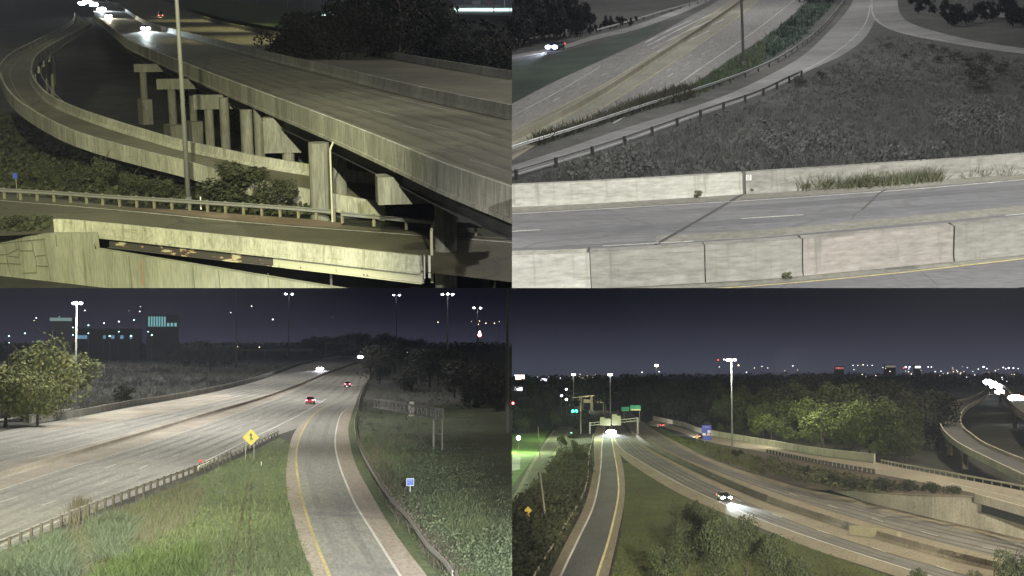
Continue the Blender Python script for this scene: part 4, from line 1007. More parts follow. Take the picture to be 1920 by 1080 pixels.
ML = path([(-80, 826), (0, 810), (82, 794), (140, 783), (250, 763), (325, 750), (400, 735), (480, 715), (542, 691), (580, 680), (640, 669), (700, 661)])
MR = path([(-80, 1068), (0, 1037), (165, 965), (265, 925), (375, 882), (475, 838), (522, 815), (560, 803), (600, 788), (640, 779), (660, 768), (672, 741), (683, 722), (697, 702), (715, 685), (735, 671), (752, 662)])
road('freeway', ML, MR, PAVE, .03, n=120)
MEDB = path([(-80, 927), (0, 899), (125, 861), (262, 820), (400, 777), (490, 750), (560, 724), (620, 698), (670, 681), (742, 661)])
M_up = path([(-80, 893), (0, 874), (125, 843), (262, 807), (400, 768), (490, 743), (560, 719), (620, 695), (670, 679.5), (742, 660.5)])
M_dn = path([(-80, 948), (0, 920), (100, 887), (235, 846), (330, 815), (420, 784), (490, 758), (560, 729), (620, 701), (670, 682.5), (742, 661.5)])
road('freeway_median', M_up, M_dn, MEDC, .042, n=90)
o = empty('median_barrier', MEDB[30], 0, 'pale low concrete median barrier running up the middle of the freeway', 'barrier')
MB().sweep([p - MEDB[30] for p in shift(MEDB, -.2)], [(-.4, 0), (-.16, .25), (-.11, .6), (.11, .6), (.16, .25), (.4, 0)]).build('barrier_wall', surf('median_wall', (.44, .40, .345), (.50, .455, .39), .3, stretch=(1, 1, .4), c3=(.30, .27, .23)), o)
# ramp
RLb = path([(598, 1110), (587, 1080), (565, 1025), (548, 965), (539, 930), (536, 897), (539, 860), (546, 825), (556, 805), (575, 785), (600, 766)])
RRb = path([(822, 1110), (800, 1080), (765, 1035), (730, 985), (695, 925), (667, 872), (656, 830), (653, 805), (657, 785), (664, 764)])
road('ramp_road', RLb, RRb, SHLD, .05, n=90)
RLy = path([(627, 1110), (617, 1080), (587, 1005), (565, 930), (556, 875), (557, 842), (566, 812), (587, 780), (614, 760)])
RRw = path([(768, 1110), (749, 1080), (700, 1002), (668, 950), (650, 910), (636, 872), (629, 840), (630, 810), (641, 775), (652, 766)])
road('ramp_road', shift(RLy, .1), shift(RRw, -.05), PAVE2, .065, n=90)
mk = MB(); line(mk, RLy, .20, .08); tag(mk.build('edge_line', YELL, fix=False), kind='structure')
WHB = surf('bright_marking', (.74, .73, .68), (.85, .84, .79), 1.5, fine=8, fineamt=.2)
mk = MB(); line(mk, RRw, .18, .08)
line(mk, path([(-80, 1060), (0, 1025), (150, 960), (250, 917), (370, 872), (462, 827), (500, 809), (545, 787), (587, 764), (612, 748)]), .20, .06)
tag(mk.build('edge_line', WHB, fix=False), kind='structure')
mk = MB(); line(mk, M_dn, .14, .055)
dashes(mk, [(-12, 946, 33, 932.5), (78, 949, 105, 939.5), (110, 906, 133, 898), (180, 911, 203, 902.5), (197, 879, 217, 871.5), (261, 880, 277, 873), (264, 855, 281, 849.5), (324, 857, 336, 851.5), (318, 836.5, 331, 831.5), (370, 838.5, 384, 833.5), (365, 821, 374, 817), (412, 822, 424, 817), (445, 806, 455, 801.5), (405, 806, 414, 802), (478, 790, 487, 786), (445, 790, 452, 787)], .15, 0, .055)
line(mk, path([(72, 857), (110, 848), (180, 829), (225, 818)]), .15, .055)
dashes(mk, [(35, 850, 55, 846), (100, 832, 118, 828), (150, 819, 166, 815)], .15, 0, .055)
tag(mk.build('lane_line', WHITE, fix=False), kind='structure')
mk = MB()
for q in range(6): line(mk, [S.P(110 + q * 14, 812 - q * 2.5), S.P(200 + q * 15, 795 - q * 3.2)], .18, .055)
tag(mk.build('hatching', surf('dull_hatching', (.40, .39, .34), (.46, .45, .40), .6), fix=False), kind='structure')
road('shoulder', path([(90, 797), (200, 775), (325, 751), (420, 733)]), path([(80, 810), (200, 790), (330, 770), (440, 748)]), MEDC, .038, n=40)
mk = MB()  # paler strips along the left carriageway
for (a, b2, c, d) in ((360, 757, 500, 727), (372, 760, 520, 726), (400, 762, 545, 722), (330, 757, 470, 731)):
    line(mk, [S.P(a, b2), S.P(c, d)], .45, .05)
tag(mk.build('wheel_track_or_sheen', surf('pale_lane_streak', (.48, .47, .43), (.56, .55, .50), .1), fix=False), kind='structure')
wt = MB(); A_, B_ = resample(M_dn, 90), resample(path([(-80, 1056), (0, 1022), (150, 957), (250, 914), (370, 870), (462, 826), (520, 802), (587, 768), (640, 762), (690, 690), (752, 662)]), 90)
for f_ in (.09, .24, .42, .57, .75, .90): wt.ribbon(*[[a.lerp(b, f_ + d_) for a, b in zip(A_[:66], B_[:66])] for d_ in (-.03, .03)], .036)
tag(wt.build('wheel_track_or_sheen', surf('tyre_tan', (.265, .26, .235), (.32, .315, .285), .2, bigamt=.3), fix=False), kind='structure')
wt = MB(); A_, B_ = resample(RLy, 60), resample(RRw, 60)
for f_ in (.27, .70): wt.ribbon(*[[a.lerp(b, f_ + d_) for a, b in zip(A_, B_)] for d_ in (-.07, .07)], .07)
tag(wt.build('wheel_track_or_sheen', surf('tyre_ramp', (.285, .285, .26), (.33, .33, .30), .3, stretch=(1, .15, 1), bigamt=.35), fix=False), kind='structure')
wt = MB(); A_, B_ = resample(ML, 90), resample(M_up, 90)
for f_ in (.16, .30, .46, .60, .74, .88): wt.ribbon(*[[a.lerp(b, f_ + d_) for a, b in zip(A_[:74], B_[:74])] for d_ in (-.03, .03)], .036)
tag(wt.build('wheel_track_or_sheen', surf('tyre_tan', (0, 0, 0), (0, 0, 0)), fix=False), kind='structure')
mk = MB()
for f_ in (.38, .67):
    for q in range(2, 78, 4): mk.ribbon(*[[A_[q].lerp(B_[q], f_ + d_), A_[q].lerp(A_[q + 1], .8).lerp(B_[q].lerp(B_[q + 1], .8), f_ + d_)] for d_ in (-.006, .006)], .05)
tag(mk.build('lane_line', surf('worn_lane_line', (.46, .455, .41), (.56, .55, .50), 1.), fix=False), kind='structure')
mk = MB(); line(mk, M_up, .14, .055); line(mk, shift(ML, 2.2), .15, .05); tag(mk.build('edge_line', surf('worn_lane_line', (0, 0, 0), (0, 0, 0)), fix=False), kind='structure')
# left barrier wall
lbp = path([(60, 794), (140, 783), (250, 762), (325, 750), (400, 735), (480, 714), (542, 691), (580, 680), (640, 669)])
o = empty('concrete_barrier', lbp[20], 0, 'grey concrete barrier wall along the far left edge of the freeway', 'barrier')
MB().sweep([p - lbp[20] for p in shift(lbp, -.3)], wallprof(.4, 0, 1.25)).build('barrier_wall', CON_B, o)
RAIL_B = plain('rail_pale', (.55, .55, .50), .5, .2); POST_B = plain('post_brown', (.10, .085, .07), .9); RAIL_BW = plain('rail_white', (.80, .80, .72), .5)
guardrail(path([(-60, 806), (0, 796), (60, 786), (118, 777), (150, 771)]), 'pale guardrail at the far left beside the roadside truss', RAIL_B, POST_B, step=6, posts=True)
guardrail(path([(-60, 1066), (0, 1040), (75, 1006), (165, 967), (265, 927), (375, 885), (430, 862)]), 'long weathered guardrail between the freeway edge and the grass triangle', plain('rail_worn', (.40, .40, .36), .6, .2), POST_B, step=1.9, pside=.14)
guardrail(path([(372, 889), (420, 866), (475, 840), (523, 817)]), 'bright white guardrail end piece below the merge sign', RAIL_BW, POST_B, step=2.4, pside=-.2, h=.62)
b = S.P(376, 880); o = empty('reflector_post', b, 0, 'small red reflector on the end of the white guardrail', 'reflector')
MB().tube((0, 0, 0), (0, 0, .85), .05, n=6).build('post', STEEL, o); MB().ball((0, -.05, .85), .18, sc=(1.1, .5, 1)).build('reflector', plain('reflector_red', (.80, .09, .10), .3), o)
guardrail(path([(850, 1100), (835, 1077), (800, 1040), (767, 990), (732, 950), (700, 900), (680, 862), (670, 835), (665, 806), (668, 780)]), 'long curved guardrail on the grass along the right side of the ramp', plain('rail_aged', (.36, .36, .33), .6, .2), POST_B, step=2.1, pside=.15)
guardrail(path([(671, 772), (677, 745), (688, 722), (700, 700), (718, 684)]), 'distant guardrail on the right where the freeway bends away', plain('rail_aged', (.36, .36, .33), .6, .2), POST_B, step=7, pside=.2)

# grass triangle and right slope
road('lawn', path([(-60, 1100), (0, 1062), (165, 985), (265, 940), (375, 893), (475, 845), (524, 820)]), path([(200, 1160), (610, 1130), (588, 1080), (566, 1026), (549, 966), (538, 900), (545, 835)]), LAWN, .015, n=80)
road('lawn', RRb, shift(RRb, 1.6), LAWN, .02, n=60)
road('slope', shift(RRb, 1.6), [p + Vector((24 + (p.y - 70) * .16, 0, 1.5)) for p in shift(RRb, 1.6)], SLOPE, .012, n=60)
TRI = [(20, 1085), (165, 987), (265, 942), (375, 895), (475, 848), (526, 822), (545, 830), (538, 900), (549, 966), (566, 1026), (588, 1085)]
grass('grass', TRI, 7000, .30, BLG, 41, blades=4, wid=.14)
grass('weeds', [(120, 1000), (180, 975), (262, 940), (370, 897), (385, 925), (355, 985), (300, 1010), (190, 1080), (120, 1085)], 2200, .42, BLGY, 42, blades=6, wid=.07, lean=.35)
grass('weeds', [(-10, 1085), (-10, 1062), (50, 1035), (120, 1005), (140, 1085)], 1500, .55, BLGT, 43, blades=14, wid=.10, lean=.7)
grass('weeds', [(165, 985), (215, 965), (250, 985), (235, 1060), (180, 1060)], 600, .55, BLGT, 44, blades=14, wid=.10, lean=.7)
grass('weeds', [(180, 1085), (250, 1035), (300, 1050), (380, 1020), (380, 1085)], 900, .45, leaf('lime_leaves', (.10, .155, .055), (.155, .205, .08)), 45, blades=12, wid=.10, lean=.7)
grass('weeds', [(128, 990), (165, 968), (172, 948), (150, 940), (138, 945)], 120, .7, BLGY, 46, blades=6, wid=.06, lean=.2)
mk = MB(); line(mk, catmull([S.P(464, 905), S.P(455, 965), S.P(440, 1030), S.P(428, 1085)], 6), .30, .04); line(mk, catmull([S.P(471, 905), S.P(468, 965), S.P(468, 1085)], 6), .20, .04)
tag(mk.build('wheel_rut', surf('rut_soil', (.085, .075, .05), (.13, .12, .075), .8), fix=False), kind='structure')
grass('grass', [(690, 815), (970, 815), (970, 1090), (850, 1090), (767, 985), (705, 895), (672, 830)], 9000, .34, BLS, 51, blades=7, wid=.2, lean=.7, vary=.6)
grass('grass', [(690, 850), (970, 850), (970, 1090), (850, 1090), (767, 985), (705, 895), (676, 845)], 4500, .36, BLG, 52, blades=5, wid=.16, keep=lambda x, y, r: math.sin(x * .031 + y * .012) + math.sin(y * .043 - x * .01) + r.uniform(-.8, .8) > .2)
grass('shrubs', [(700, 830), (965, 830), (965, 1085), (850, 1085), (780, 985), (715, 895)], 2600, .55, BLS, 56, blades=16, leafy=True, wid=.085, vary=.7, keep=lambda x, y, r: math.sin(x * .027 + y * .019) + math.sin(y * .037 - x * .021) + r.uniform(-.9, .9) > -.1)
grass('weeds', [(676, 840), (700, 895), (735, 950), (768, 988), (802, 1040), (840, 1085), (880, 1085), (830, 1020), (790, 960), (745, 905), (712, 840)], 1500, .55, leaf('dead_stems', (.10, .095, .075), (.17, .16, .125)), 53, blades=5, wid=.08, lean=.35)
grass('scrub', [(690, 690), (960, 690), (960, 860), (690, 840), (672, 790)], 1300, .7, leaf('dim_scrub', (.11, .115, .095), (.16, .165, .135)), 54, blades=9, wid=.12, lean=.9)

# merge sign
b = S.P(470, 862); o = empty('merge_sign', b, 0, 'yellow diamond merge sign with black arrow on two thin posts in the grass', 'road sign')
hz = S.up(b, 820)
rr = .92
MB().add([(0, -.02, hz + rr), (rr, -.02, hz), (0, -.02, hz - rr), (-rr, -.02, hz), (0, .02, hz + rr), (rr, .02, hz), (0, .02, hz - rr), (-rr, .02, hz)], [(0, 1, 2, 3), (7, 6, 5, 4), (0, 4, 5, 1), (1, 5, 6, 2), (2, 6, 7, 3), (3, 7, 4, 0)]).build('panel', plain('sign_yellow', (.44, .38, .06), .5), o)
ar = [(-.05, -.33), (-.05, .20), (-.19, .14), (0, .52), (.19, .14), (.06, .20), (.07, .02), (.25, -.24), (.17, -.31), (.05, -.12), (.05, -.33)]
MB().add([(x, -.026, hz + z) for x, z in ar], [tuple(range(11))]).build('arrow', TXT, o)
for q in (-.55, .35): MB().box((q, .05, (hz - .3) / 2), (.07, .05, hz - .3)).build('post', plain('sign_post', (.26, .25, .21), .6), o)
# blue plate
b = S.P(769, 936); o = empty('blue_sign', b, 0, 'small square blue sign with white border standing in the rough grass slope', 'road sign')
hz = S.up(b, 904)
MB().box((0, 0, hz), (.62, .03, .62)).build('border', plain('sign_white', (.62, .68, .70), .5), o)
MB().box((0, -.022, hz), (.53, .02, .53)).build('panel', plain('sign_royal', (.035, .10, .48), .5), o)
SW = plain('text_pale', (.50, .55, .90), .6)
text(o, 'WEST', .15, SW, (0, -.04, hz + .17)); text(o, '7', .2, SW, (-.11, -.04, hz - .02)); text(o, '0', .16, SW, (.11, -.04, hz + .02)); text(o, '51', .17, SW, (.02, -.04, hz - .18))
MB().box((0, .04, hz / 2), (.06, .05, hz)).build('post', STEEL, o)
b = S.P(490, 873); o = empty('marker_stake', b, 0, 'tiny white marker stake in the mown grass near the merge sign', 'marker post')
MB().box((0, 0, .2), (.07, .05, .4)).build('post', plain('delineator_white', (.75, .75, .72), .6), o)
def truss(o, a, c, depth, wd, mat, nseg=9, tr=.07):
    """box truss from a to c (local), with chords and diagonals"""
    a, c = Vector(a), Vector(c); d = (c - a).normalized(); sd = Vector((d.y, -d.x, 0)).normalized() * wd; up_ = Vector((0, 0, depth)); mb = MB()
    for q in (Vector(), sd, up_, sd + up_): mb.tube(a + q, c + q, tr, n=6)
    for i in range(nseg + 1):
        p = a.lerp(c, i / nseg)
        mb.tube(p, p + up_, tr * .6, n=5).tube(p + sd, p + sd + up_, tr * .6, n=5).tube(p + up_, p + sd + up_, tr * .6, n=5)
        if i < nseg:
            q = a.lerp(c, (i + 1) / nseg); mb.tube(p, q + up_, tr * .55, n=5) if i % 2 else mb.tube(p + up_, q, tr * .55, n=5); mb.tube(p + sd, q + sd + up_, tr * .55, n=5)
    return mb.build('truss', mat, o)
TRUS = plain('truss_grey', (.24, .24, .23), .6, .1)
# truss sign bridge at the right; seen from its back
D0 = 150.0
b = S.at(813, D0); o = empty('sign_gantry', b, 0, 'long truss sign gantry with a narrow panel reaching over the dark slope', 'sign gantry')
a_ = S.at(713, D0 + 26); a_ = a_ - b; z0 = S.up(S.at(713, D0 + 26), 763); c_ = S.at(831, D0 - 3) - b; z1 = S.up(S.at(831, D0 - 3), 784)
truss(o, (a_.x, a_.y, z0), (c_.x, c_.y, z1), 1.05, .9, TRUS, 15, .08)
MB().tube((0, 0, 0), (0, 0, z1 + 1.0), .14, n=8).build('post', TRUS, o); e_ = S.at(829, D0 - 2) - b
MB().tube((e_.x, e_.y, 0), (e_.x, e_.y, z1 + 1.0), .10, n=8).build('post', TRUS, o)
MB().tube((0, 0, 2.2), (e_.x, e_.y, 2.2), .07, n=6).build('brace', TRUS, o)
p_ = S.at(770, D0 + 10) - b; zz = S.up(S.at(770, D0 + 10), 768)
MB().box((p_.x, p_.y - .8, zz), (.75, .18, 1.5)).box((p_.x, p_.y - .8, zz + .9), (.6, .4, .3)).build('panel', plain('panel_grey', (.36, .36, .30), .6), o)
b = S.P(12, 785); o = empty('sign_gantry', b, 0, 'grey truss gantry end with one post cut by the left edge', 'sign gantry')
truss(o, (.3, 0, 4.3), (-12, 1.5, 2.4), 1.5, .8, TRUS, 7, .08); MB().tube((0, 0, 0), (0, 0, S.up(b, 728)), .11, n=8).build('post', TRUS, o); MB().tube((0, 0, .3), (-1.6, 0, 2.6), .06, n=6).build('brace', TRUS, o)
# far gantry with two signs, far overpass
b = S.P(611, 668); k = b.y / F
o = empty('sign_gantry', b, 0, 'far away sign gantry with two grey sign backs spanning the freeway', 'sign gantry')
w_ = 76 * k; t_ = 27 * k
MB().tube((0, 0, 0), (0, 0, t_), .5, n=8).build('post', TRUS, o); MB().tube((w_, 0, 0), (w_, 0, t_ * .9), .4, n=8).build('post', TRUS, o)
truss(o, (0, 0, t_ - 1.6), (w_, 0, t_ - 1.8), 1.6, 1.2, TRUS, 14, .16)
GREYP = plain('sign_back_grey', (.20, .20, .19), .7)
MB().box((28 * k, -.8, t_ - .2), (13 * k, .3, 9.5 * k)).build('panel', GREYP, o); MB().box((49 * k, -.8, t_ - .6 - k), (12 * k, .3, 9.5 * k)).build('panel', plain('sign_face_grey', (.34, .34, .32), .7), o)
b = S.at(660, 1150, 0); k = 1150 / F
o = empty('overpass', b, 0, 'long thin overpass crossing the freeway at the horizon', 'bridge')
z_ = S.up(b, 656)
OVP = plain('overpass_concrete', (.30, .30, .28), .8)
MB().box(((440 + 585) / 2 * k - 660 * k, 0, z_), (150 * k, 9, 2.2)).build('deck', OVP, o); MB().box(((690 + 770) / 2 * k - 660 * k, 0, z_ + .4), (165 * k, 9, 2.6)).build('deck', OVP, o)
MB().box(((805 + 905) / 2 * k - 660 * k, 0, z_ + .6), (130 * k, 9, 6.)).build('deck', plain('overpass_dim', (.12, .12, .12), .8), o)
for q in (442, 458, 470, 500, 540, 700, 770): MB().box((q * k - 660 * k, 0, z_ / 2), (1.2, 6, z_)).build('column', OVP, o)

# masts and street lamps
b = S.P(141, 776); mast(b, S.up(b, 567), 'tall lit floodlight mast at the left beside the yellow green tree', r=.24, heads=3, lampm=LAMPP, head_r=.36, ring=.7)
hz = S.up(b, 560); lamp(BL, 'POINT', (b.x, b.y, hz - .4), 5.5, 11, radius=.4, color=(1, .97, .85))
lamp(BL, 'POINT', (b.x + 1, b.y - 2, hz - 2), 3.5, 11, radius=.4, color=(1, .97, .7))
for px, D, top, r_, lab in ((541, 900, 551, 1.2, 'tall far floodlight mast with two bright heads near the top middle'), (743, 1000, 553, 1.1, 'tall far floodlight mast with two heads right of the far gantry'), (839, 520, 551, .8, 'tall lit mast rising above the far overpass on the right'), (442, 620, 536, .5, 'dim thin mast reaching up out of the scene above the meadow'), (895, 800, 577, 1.1, 'bright mast head high above the dark trees at the right')):
    b = S.at(px, D); mast(b, S.up(b, top), lab, r=.5 if D > 700 else .4, heads=2 if D > 700 else 3, lampm=LAMPP if px < 800 else LAMPW, head_r=r_ * .7, ring=2.4, mat=plain('mast_grey', (.13, .13, .13), .6))
b = S.P(951, 822); mast(b, S.up(b, 500), 'thick dull grey mast standing at the right edge of the dark slope', r=.30, heads=0, mat=plain('mast_dull', (.20, .20, .20), .7))
r = random.Random(12)
for px, py, D, rad, m in ((67, 596, 1300, 1.1, LAMPW), (63, 601, 1300, .7, LAMPY), (46, 625, 900, .9, LAMPC), (16, 630, 800, .8, LAMPC), (16, 643, 700, .7, LAMPC), (158, 582, 1400, 1.1, LAMPW), (261, 584, 1500, 1.2, LAMPW), (262, 575, 1500, .7, LAMPW), (241, 583, 1400, .5, LAMPY), (165, 610, 900, .9, LAMPC), (194, 606, 900, .9, LAMPP), (222, 603, 900, 1.0, LAMPP), (250, 600, 900, .9, LAMPC), (165, 625, 800, .7, LAMPC), (136, 614, 800, .7, LAMPC), (136, 628, 700, .6, LAMPC), (205, 630, 800, 1.0, LAMPC), (245, 630, 800, 1.0, LAMPC), (222, 622, 800, .7, LAMPC), (284, 628, 800, .9, LAMPC), (277, 622, 900, .7, LAMPC), (432, 586, 1500, .9, LAMPW), (471, 574, 1500, 1.2, LAMPW), (511, 599, 1300, 1.4, LAMPP), (445, 650, 800, .5, LAMPY), (486, 651, 900, .7, LAMPY), (821, 604, 1300, 1.0, LAMPY), (911, 606, 1300, 1.0, LAMPY), (927, 606, 1300, .9, LAMPY), (899, 602, 1300, .9, LAMPY), (897, 608, 1200, .7, LAMPY), (884, 603, 1300, .5, LAMPY), (763, 660, 900, 1.1, LAMPW), (623, 595, 1500, .5, LAMPP), (936, 603, 1300, .6, LAMPY), (110, 594, 1400, .5, LAMPW)):
    farlight(px, D, py, S, rad * .48, m, 'small far lamp on a thin pole along the dark horizon behind the freeway', 'far street lamps behind the freeway')
b = S.at(899, 900); o = empty('beacon_mast', b, 0, 'thin mast with a red white beacon above the dark trees at the right', 'beacon')
MB().tube((0, 0, 0), (0, 0, S.up(b, 610)), .3, .2, 6).build('pole', DSTEEL, o); MB().ball((0, -.4, S.up(b, 628)), 1.3).build('beacon', glow('beacon_red', (1, .25, .28), 20), o); MB().ball((0, -.4, S.up(b, 623)), .7).build('lamp_head', LAMPW, o)
# buildings far off at the left
def block(px0, px1, ptop, pbot, D, wall, label, name='building', deep=18, site=None):
    s = SITE[0]; a, c = s.at(px0, D), s.at(px1, D); z1 = s.up((a + c) / 2, ptop); o = empty(name, (a + c) / 2, 0, label, 'building')
    w = (c - a).length
    MB().box((0, deep / 2, z1 / 2), (w, deep, z1)).build('wall', wall, o); MB().box((0, deep / 2, z1 + .2), (w + .8, deep + .8, .4)).build('roof', wall, o)
    return o, w, z1
DIMW = plain('dim_wall', (.10, .115, .115), .8)
o, w, z1 = block(92, 134, 598, 640, 900, DIMW, 'low building with a pale lit fascia behind the tall tree at the left')
MB().box((0, -.3, z1 - .3), (w * .98, .4, 2.2)).build('fascia', glow('fascia_glow', (.42, .62, .58), .34), o)
o, w, z1 = block(274, 332, 592, 640, 950, DIMW, 'glass fronted building lit cyan from inside on the horizon')
for q in range(7): MB().box((-w * .42 + q * w * .085, -.3, z1 - 4.2), (w * .05, .3, 7.2)).build('window', glow('window_cyan', (.30, .72, .75), .55), o)
for q in range(3): MB().box((w * .20 + q * w * .12, -.3, z1 - 6.4), (w * .075, .3, 2.6)).build('window', glow('window_cyan', (.30, .72, .75), .55), o)
o, w, z1 = block(140, 262, 617, 640, 1000, DIMW, 'long low dark building with a few blue lit windows on the horizon')
for q, ww in ((-.42, .10), (-.34, .05), (-.05, .04), (.08, .05), (.22, .05), (.36, .04)): MB().box((q * w, -.3, z1 - 6), (ww * w, .3, 2.6)).build('window', glow('window_blue', (.25, .55, .80), .45), o)

# trees
LB = (leaf('floodlit_leaves', (.11, .135, .055), (.22, .225, .09), (.12, .19, .11)), BARK)
for i, (px, py, top, w_, lab) in enumerate(((40, 790, 620, .66, 'leftmost lit ragged tree by the left edge'), (95, 788, 594, .66, 'tallest lit yellow green tree left of the floodlight mast'), (128, 745, 640, 1.05, 'lit tree crown just behind the floodlight mast'), (70, 800, 672, .7, 'shorter lit tree in front of the tall left trees'), (10, 800, 650, .8, 'dim lit tree cut by the left edge'))):
    b = S.P(px, py); plant('lit_tree', b, S.up(b, top), lab, 'tree', None, wide=w_ * 1.35, n=3400, lf=.06, mats=LB, seeds=5, rx=.44, rz=.50, cz=.44, lumps=28)
LBD = (leaf('meadow_shrub_leaves', (.085, .088, .062), (.15, .155, .10)), BARK)
for px, py, top, w_, lab in ((231, 760, 716, 1.25, 'round pale shrub alone in the dark meadow by the freeway'), (118, 762, 735, 1.2, 'small lit shrub at the foot of the floodlight mast'), (175, 768, 750, 1.5, 'low shrub against the left barrier wall'), (205, 764, 752, 1.3, 'low dim shrub left of the round pale one')):
    b = S.P(px, py); plant('shrub', b, S.up(b, top), lab, 'shrub', None, wide=w_, n=1100, lf=.10, mats=LBD, cz=.48)
HAZ = (leaf('hazy_leaves', (.055, .06, .05), (.095, .10, .085)), BARK)
r = random.Random(31)
for i in range(16):
    px = 322 + i * 8 + r.uniform(-4, 4); py = 690 - abs(px - 385) * .12; b = S.P(px, py + r.uniform(-8, 8)); plant('hazy_tree', b, S.up(b, 628 + abs(px - 385) * .35 + r.uniform(-6, 8)), 'dim grey tree in the grove behind the dark meadow', 'tree', 'grey grove behind the meadow', wide=.9, n=1500, lf=.075, cz=.44, rz=.47, mats=HAZ)
for i in range(26):
    px = 560 + i * 9 + r.uniform(-4, 4); D = r.uniform(1250, 1500); b = S.at(px, D); plant('hazy_tree', b, S.up(b, 618 + abs(px - 660) * .12 + r.uniform(-8, 10)), 'dim grey tree standing beyond the far overpass', 'tree', 'grey trees beyond the overpass', wide=1.3, n=1500, lf=.075, cz=.44, rz=.47, mats=HAZ)
for i in range(34):
    px = 700 + i * 8.2 + r.uniform(-6, 6); py = 700 + (px - 700) * .28 + r.uniform(-30, 25); b = S.P(px, py); plant('hazy_tree', b, S.up(b, max(634, py - r.uniform(38, 90))), 'dim scrubby tree on the dark slope right of the freeway', 'tree', 'scrubby trees on the dark slope', wide=1.15, n=1500, lf=.075, cz=.44, rz=.47, mats=HAZ)
grass('undergrowth', [(-20, 690), (560, 662), (540, 690), (480, 712), (400, 732), (250, 758), (80, 786), (-20, 795)], 3600, 1.3, leaf('meadow_weeds', (.085, .087, .078), (.115, .117, .105)), 61, blades=8, wid=.10, lean=.6)
grass('woods', [(-20, 651.5), (1000, 651.5), (1000, 660), (-20, 660)], 2600, 8.5, leaf('far_wood_leaves', (.06, .062, .06), (.09, .092, .087)), 62, blades=8, leafy=True, wid=.14)
# traffic; oncoming headlights enlarged to give the glare a shape
drive(582, 757, 606, 738, .04, REDP, 'nearer red lit car driving away beside the merging lane', beam=dict(E=10, dist=14, reach=22), tail=glow('brake_pink', (1, .16, .22), 14), hr=.2, H=1.5)
drive(652, 725, 662, 712, .04, plain('dark_red_paint', (.10, .02, .025), .35, spec=.5), 'second car with red tail lights farther up the freeway', beam=dict(E=8, dist=14, color=(1, .93, .75), reach=22), tail=glow('brake_pink', (1, .16, .22), 14))
drive(600, 694, 592, 699, .04, WHITEP, 'oncoming car with tall white headlight glare left of the median', beam=dict(E=40, dist=14, cone=30, color=(.95, .92, 1), reach=16), hr=.75, L=5, H=1.7)
drive(676, 671, 668, 674, .04, WHITEP, 'farthest oncoming car with bluish headlights near the overpass', head=glow('headlight_ice', (.72, .82, 1.0), 60), H=1.7, beam=dict(E=30, dist=14, cone=30, color=(.8, .88, 1), reach=16), hr=1.25, L=5)

# ================================================================== BOTTOM RIGHT: ramp, freeway and city horizon
SITE[0] = BR; S = BR
ASP_B = surf('brown_asphalt', (.165, .155, .14), (.21, .195, .17), .12, stretch=(1, .8, 1), big=.03, bigamt=.28, fine=3, c3=(.145, .135, .125), rough=.7, crack=((.10, .095, .085), .045))
ASP_BD = surf('ramp_blacktop', (.125, .128, .125), (.16, .16, .152), .2, stretch=(1, .3, 1), big=.03, bigamt=.25, fine=4)
SHB = surf('tan_shoulder', (.26, .225, .165), (.32, .28, .20), .2, stretch=(1, .3, 1), big=.04, bigamt=.25, fine=3, c3=(.23, .19, .15))
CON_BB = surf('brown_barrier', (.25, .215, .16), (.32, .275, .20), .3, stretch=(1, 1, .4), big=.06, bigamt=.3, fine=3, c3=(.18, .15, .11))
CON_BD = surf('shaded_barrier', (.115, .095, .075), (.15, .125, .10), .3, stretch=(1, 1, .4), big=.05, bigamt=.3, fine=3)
CON_BW = surf('retaining_concrete', (.46, .42, .33), (.56, .51, .41), .35, stretch=(1, 1, .5), big=.07, bigamt=.25, fine=4, c3=(.36, .345, .26), drip=(.26, .25, .19))
GRN_B = surf('olive_grass', (.066, .080, .024), (.095, .110, .034), .25, big=.03, bigamt=.4, fine=2, fineamt=.35, c3=(.06, .08, .03))
GND_B = surf('night_field', (.022, .024, .016), (.04, .042, .028), .1, big=.01, bigamt=.5, fine=1, fineamt=.4)
DITCH = surf('ditch_grass', (.042, .046, .026), (.065, .068, .036), .25, big=.03, bigamt=.5, fine=2, fineamt=.4, c3=(.038, .036, .03))
LBR = leaf('olive_blades', (.065, .08, .024), (.11, .125, .04))
LDT = leaf('ditch_leaves', (.035, .04, .02), (.07, .075, .035))
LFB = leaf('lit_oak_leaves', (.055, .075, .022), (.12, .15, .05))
LFD = leaf('dark_bush_leaves', (.022, .026, .014), (.05, .056, .03))
tag(MB().add([S.P(860, 1130), S.P(2020, 1130), S.at(2900, 2950), S.at(100, 2950)], [(0, 1, 2, 3)]).build('ground', GND_B), kind='structure')

LE = path([(1128, 770), (1138, 790), (1144, 805), (1152, 828), (1163, 852), (1180, 868), (1272, 925), (1335, 953), (1440, 996), (1527, 1031), (1680, 1081), (1850, 1140)])
MED = path([(1158, 772), (1170, 792), (1182, 809), (1210, 832), (1260, 860), (1335, 896), (1440, 941), (1565, 984), (1690, 1023), (1815, 1057), (1960, 1092)])
RE = path([(1176, 768), (1200, 788), (1230, 808), (1280, 835), (1335, 862), (1440, 897), (1515, 918), (1600, 935), (1690, 958), (1800, 983), (1920, 1008), (2000, 1026)])
road('freeway', LE, MED, ASP_B, .03, n=110); road('freeway', MED, RE, ASP_B, .03, n=110)
road('shoulder', LE, path([(1131, 770), (1141, 790), (1148, 805), (1157, 828), (1172, 848), (1197, 862), (1272, 905), (1347, 940), (1440, 979), (1545, 1016), (1690, 1063), (1850, 1112)]), SHB, .042, n=110)
road('shoulder', path([(1182, 812), (1205, 836), (1255, 866), (1330, 905), (1440, 958), (1560, 1003), (1690, 1043), (1815, 1078), (1960, 1115)]), MED, SHB, .042, n=80)
road('shoulder', MED, path([(1186, 806), (1220, 830), (1275, 857), (1345, 885), (1440, 921), (1615, 977), (1815, 1033), (1960, 1070)]), SHB, .042, n=80)
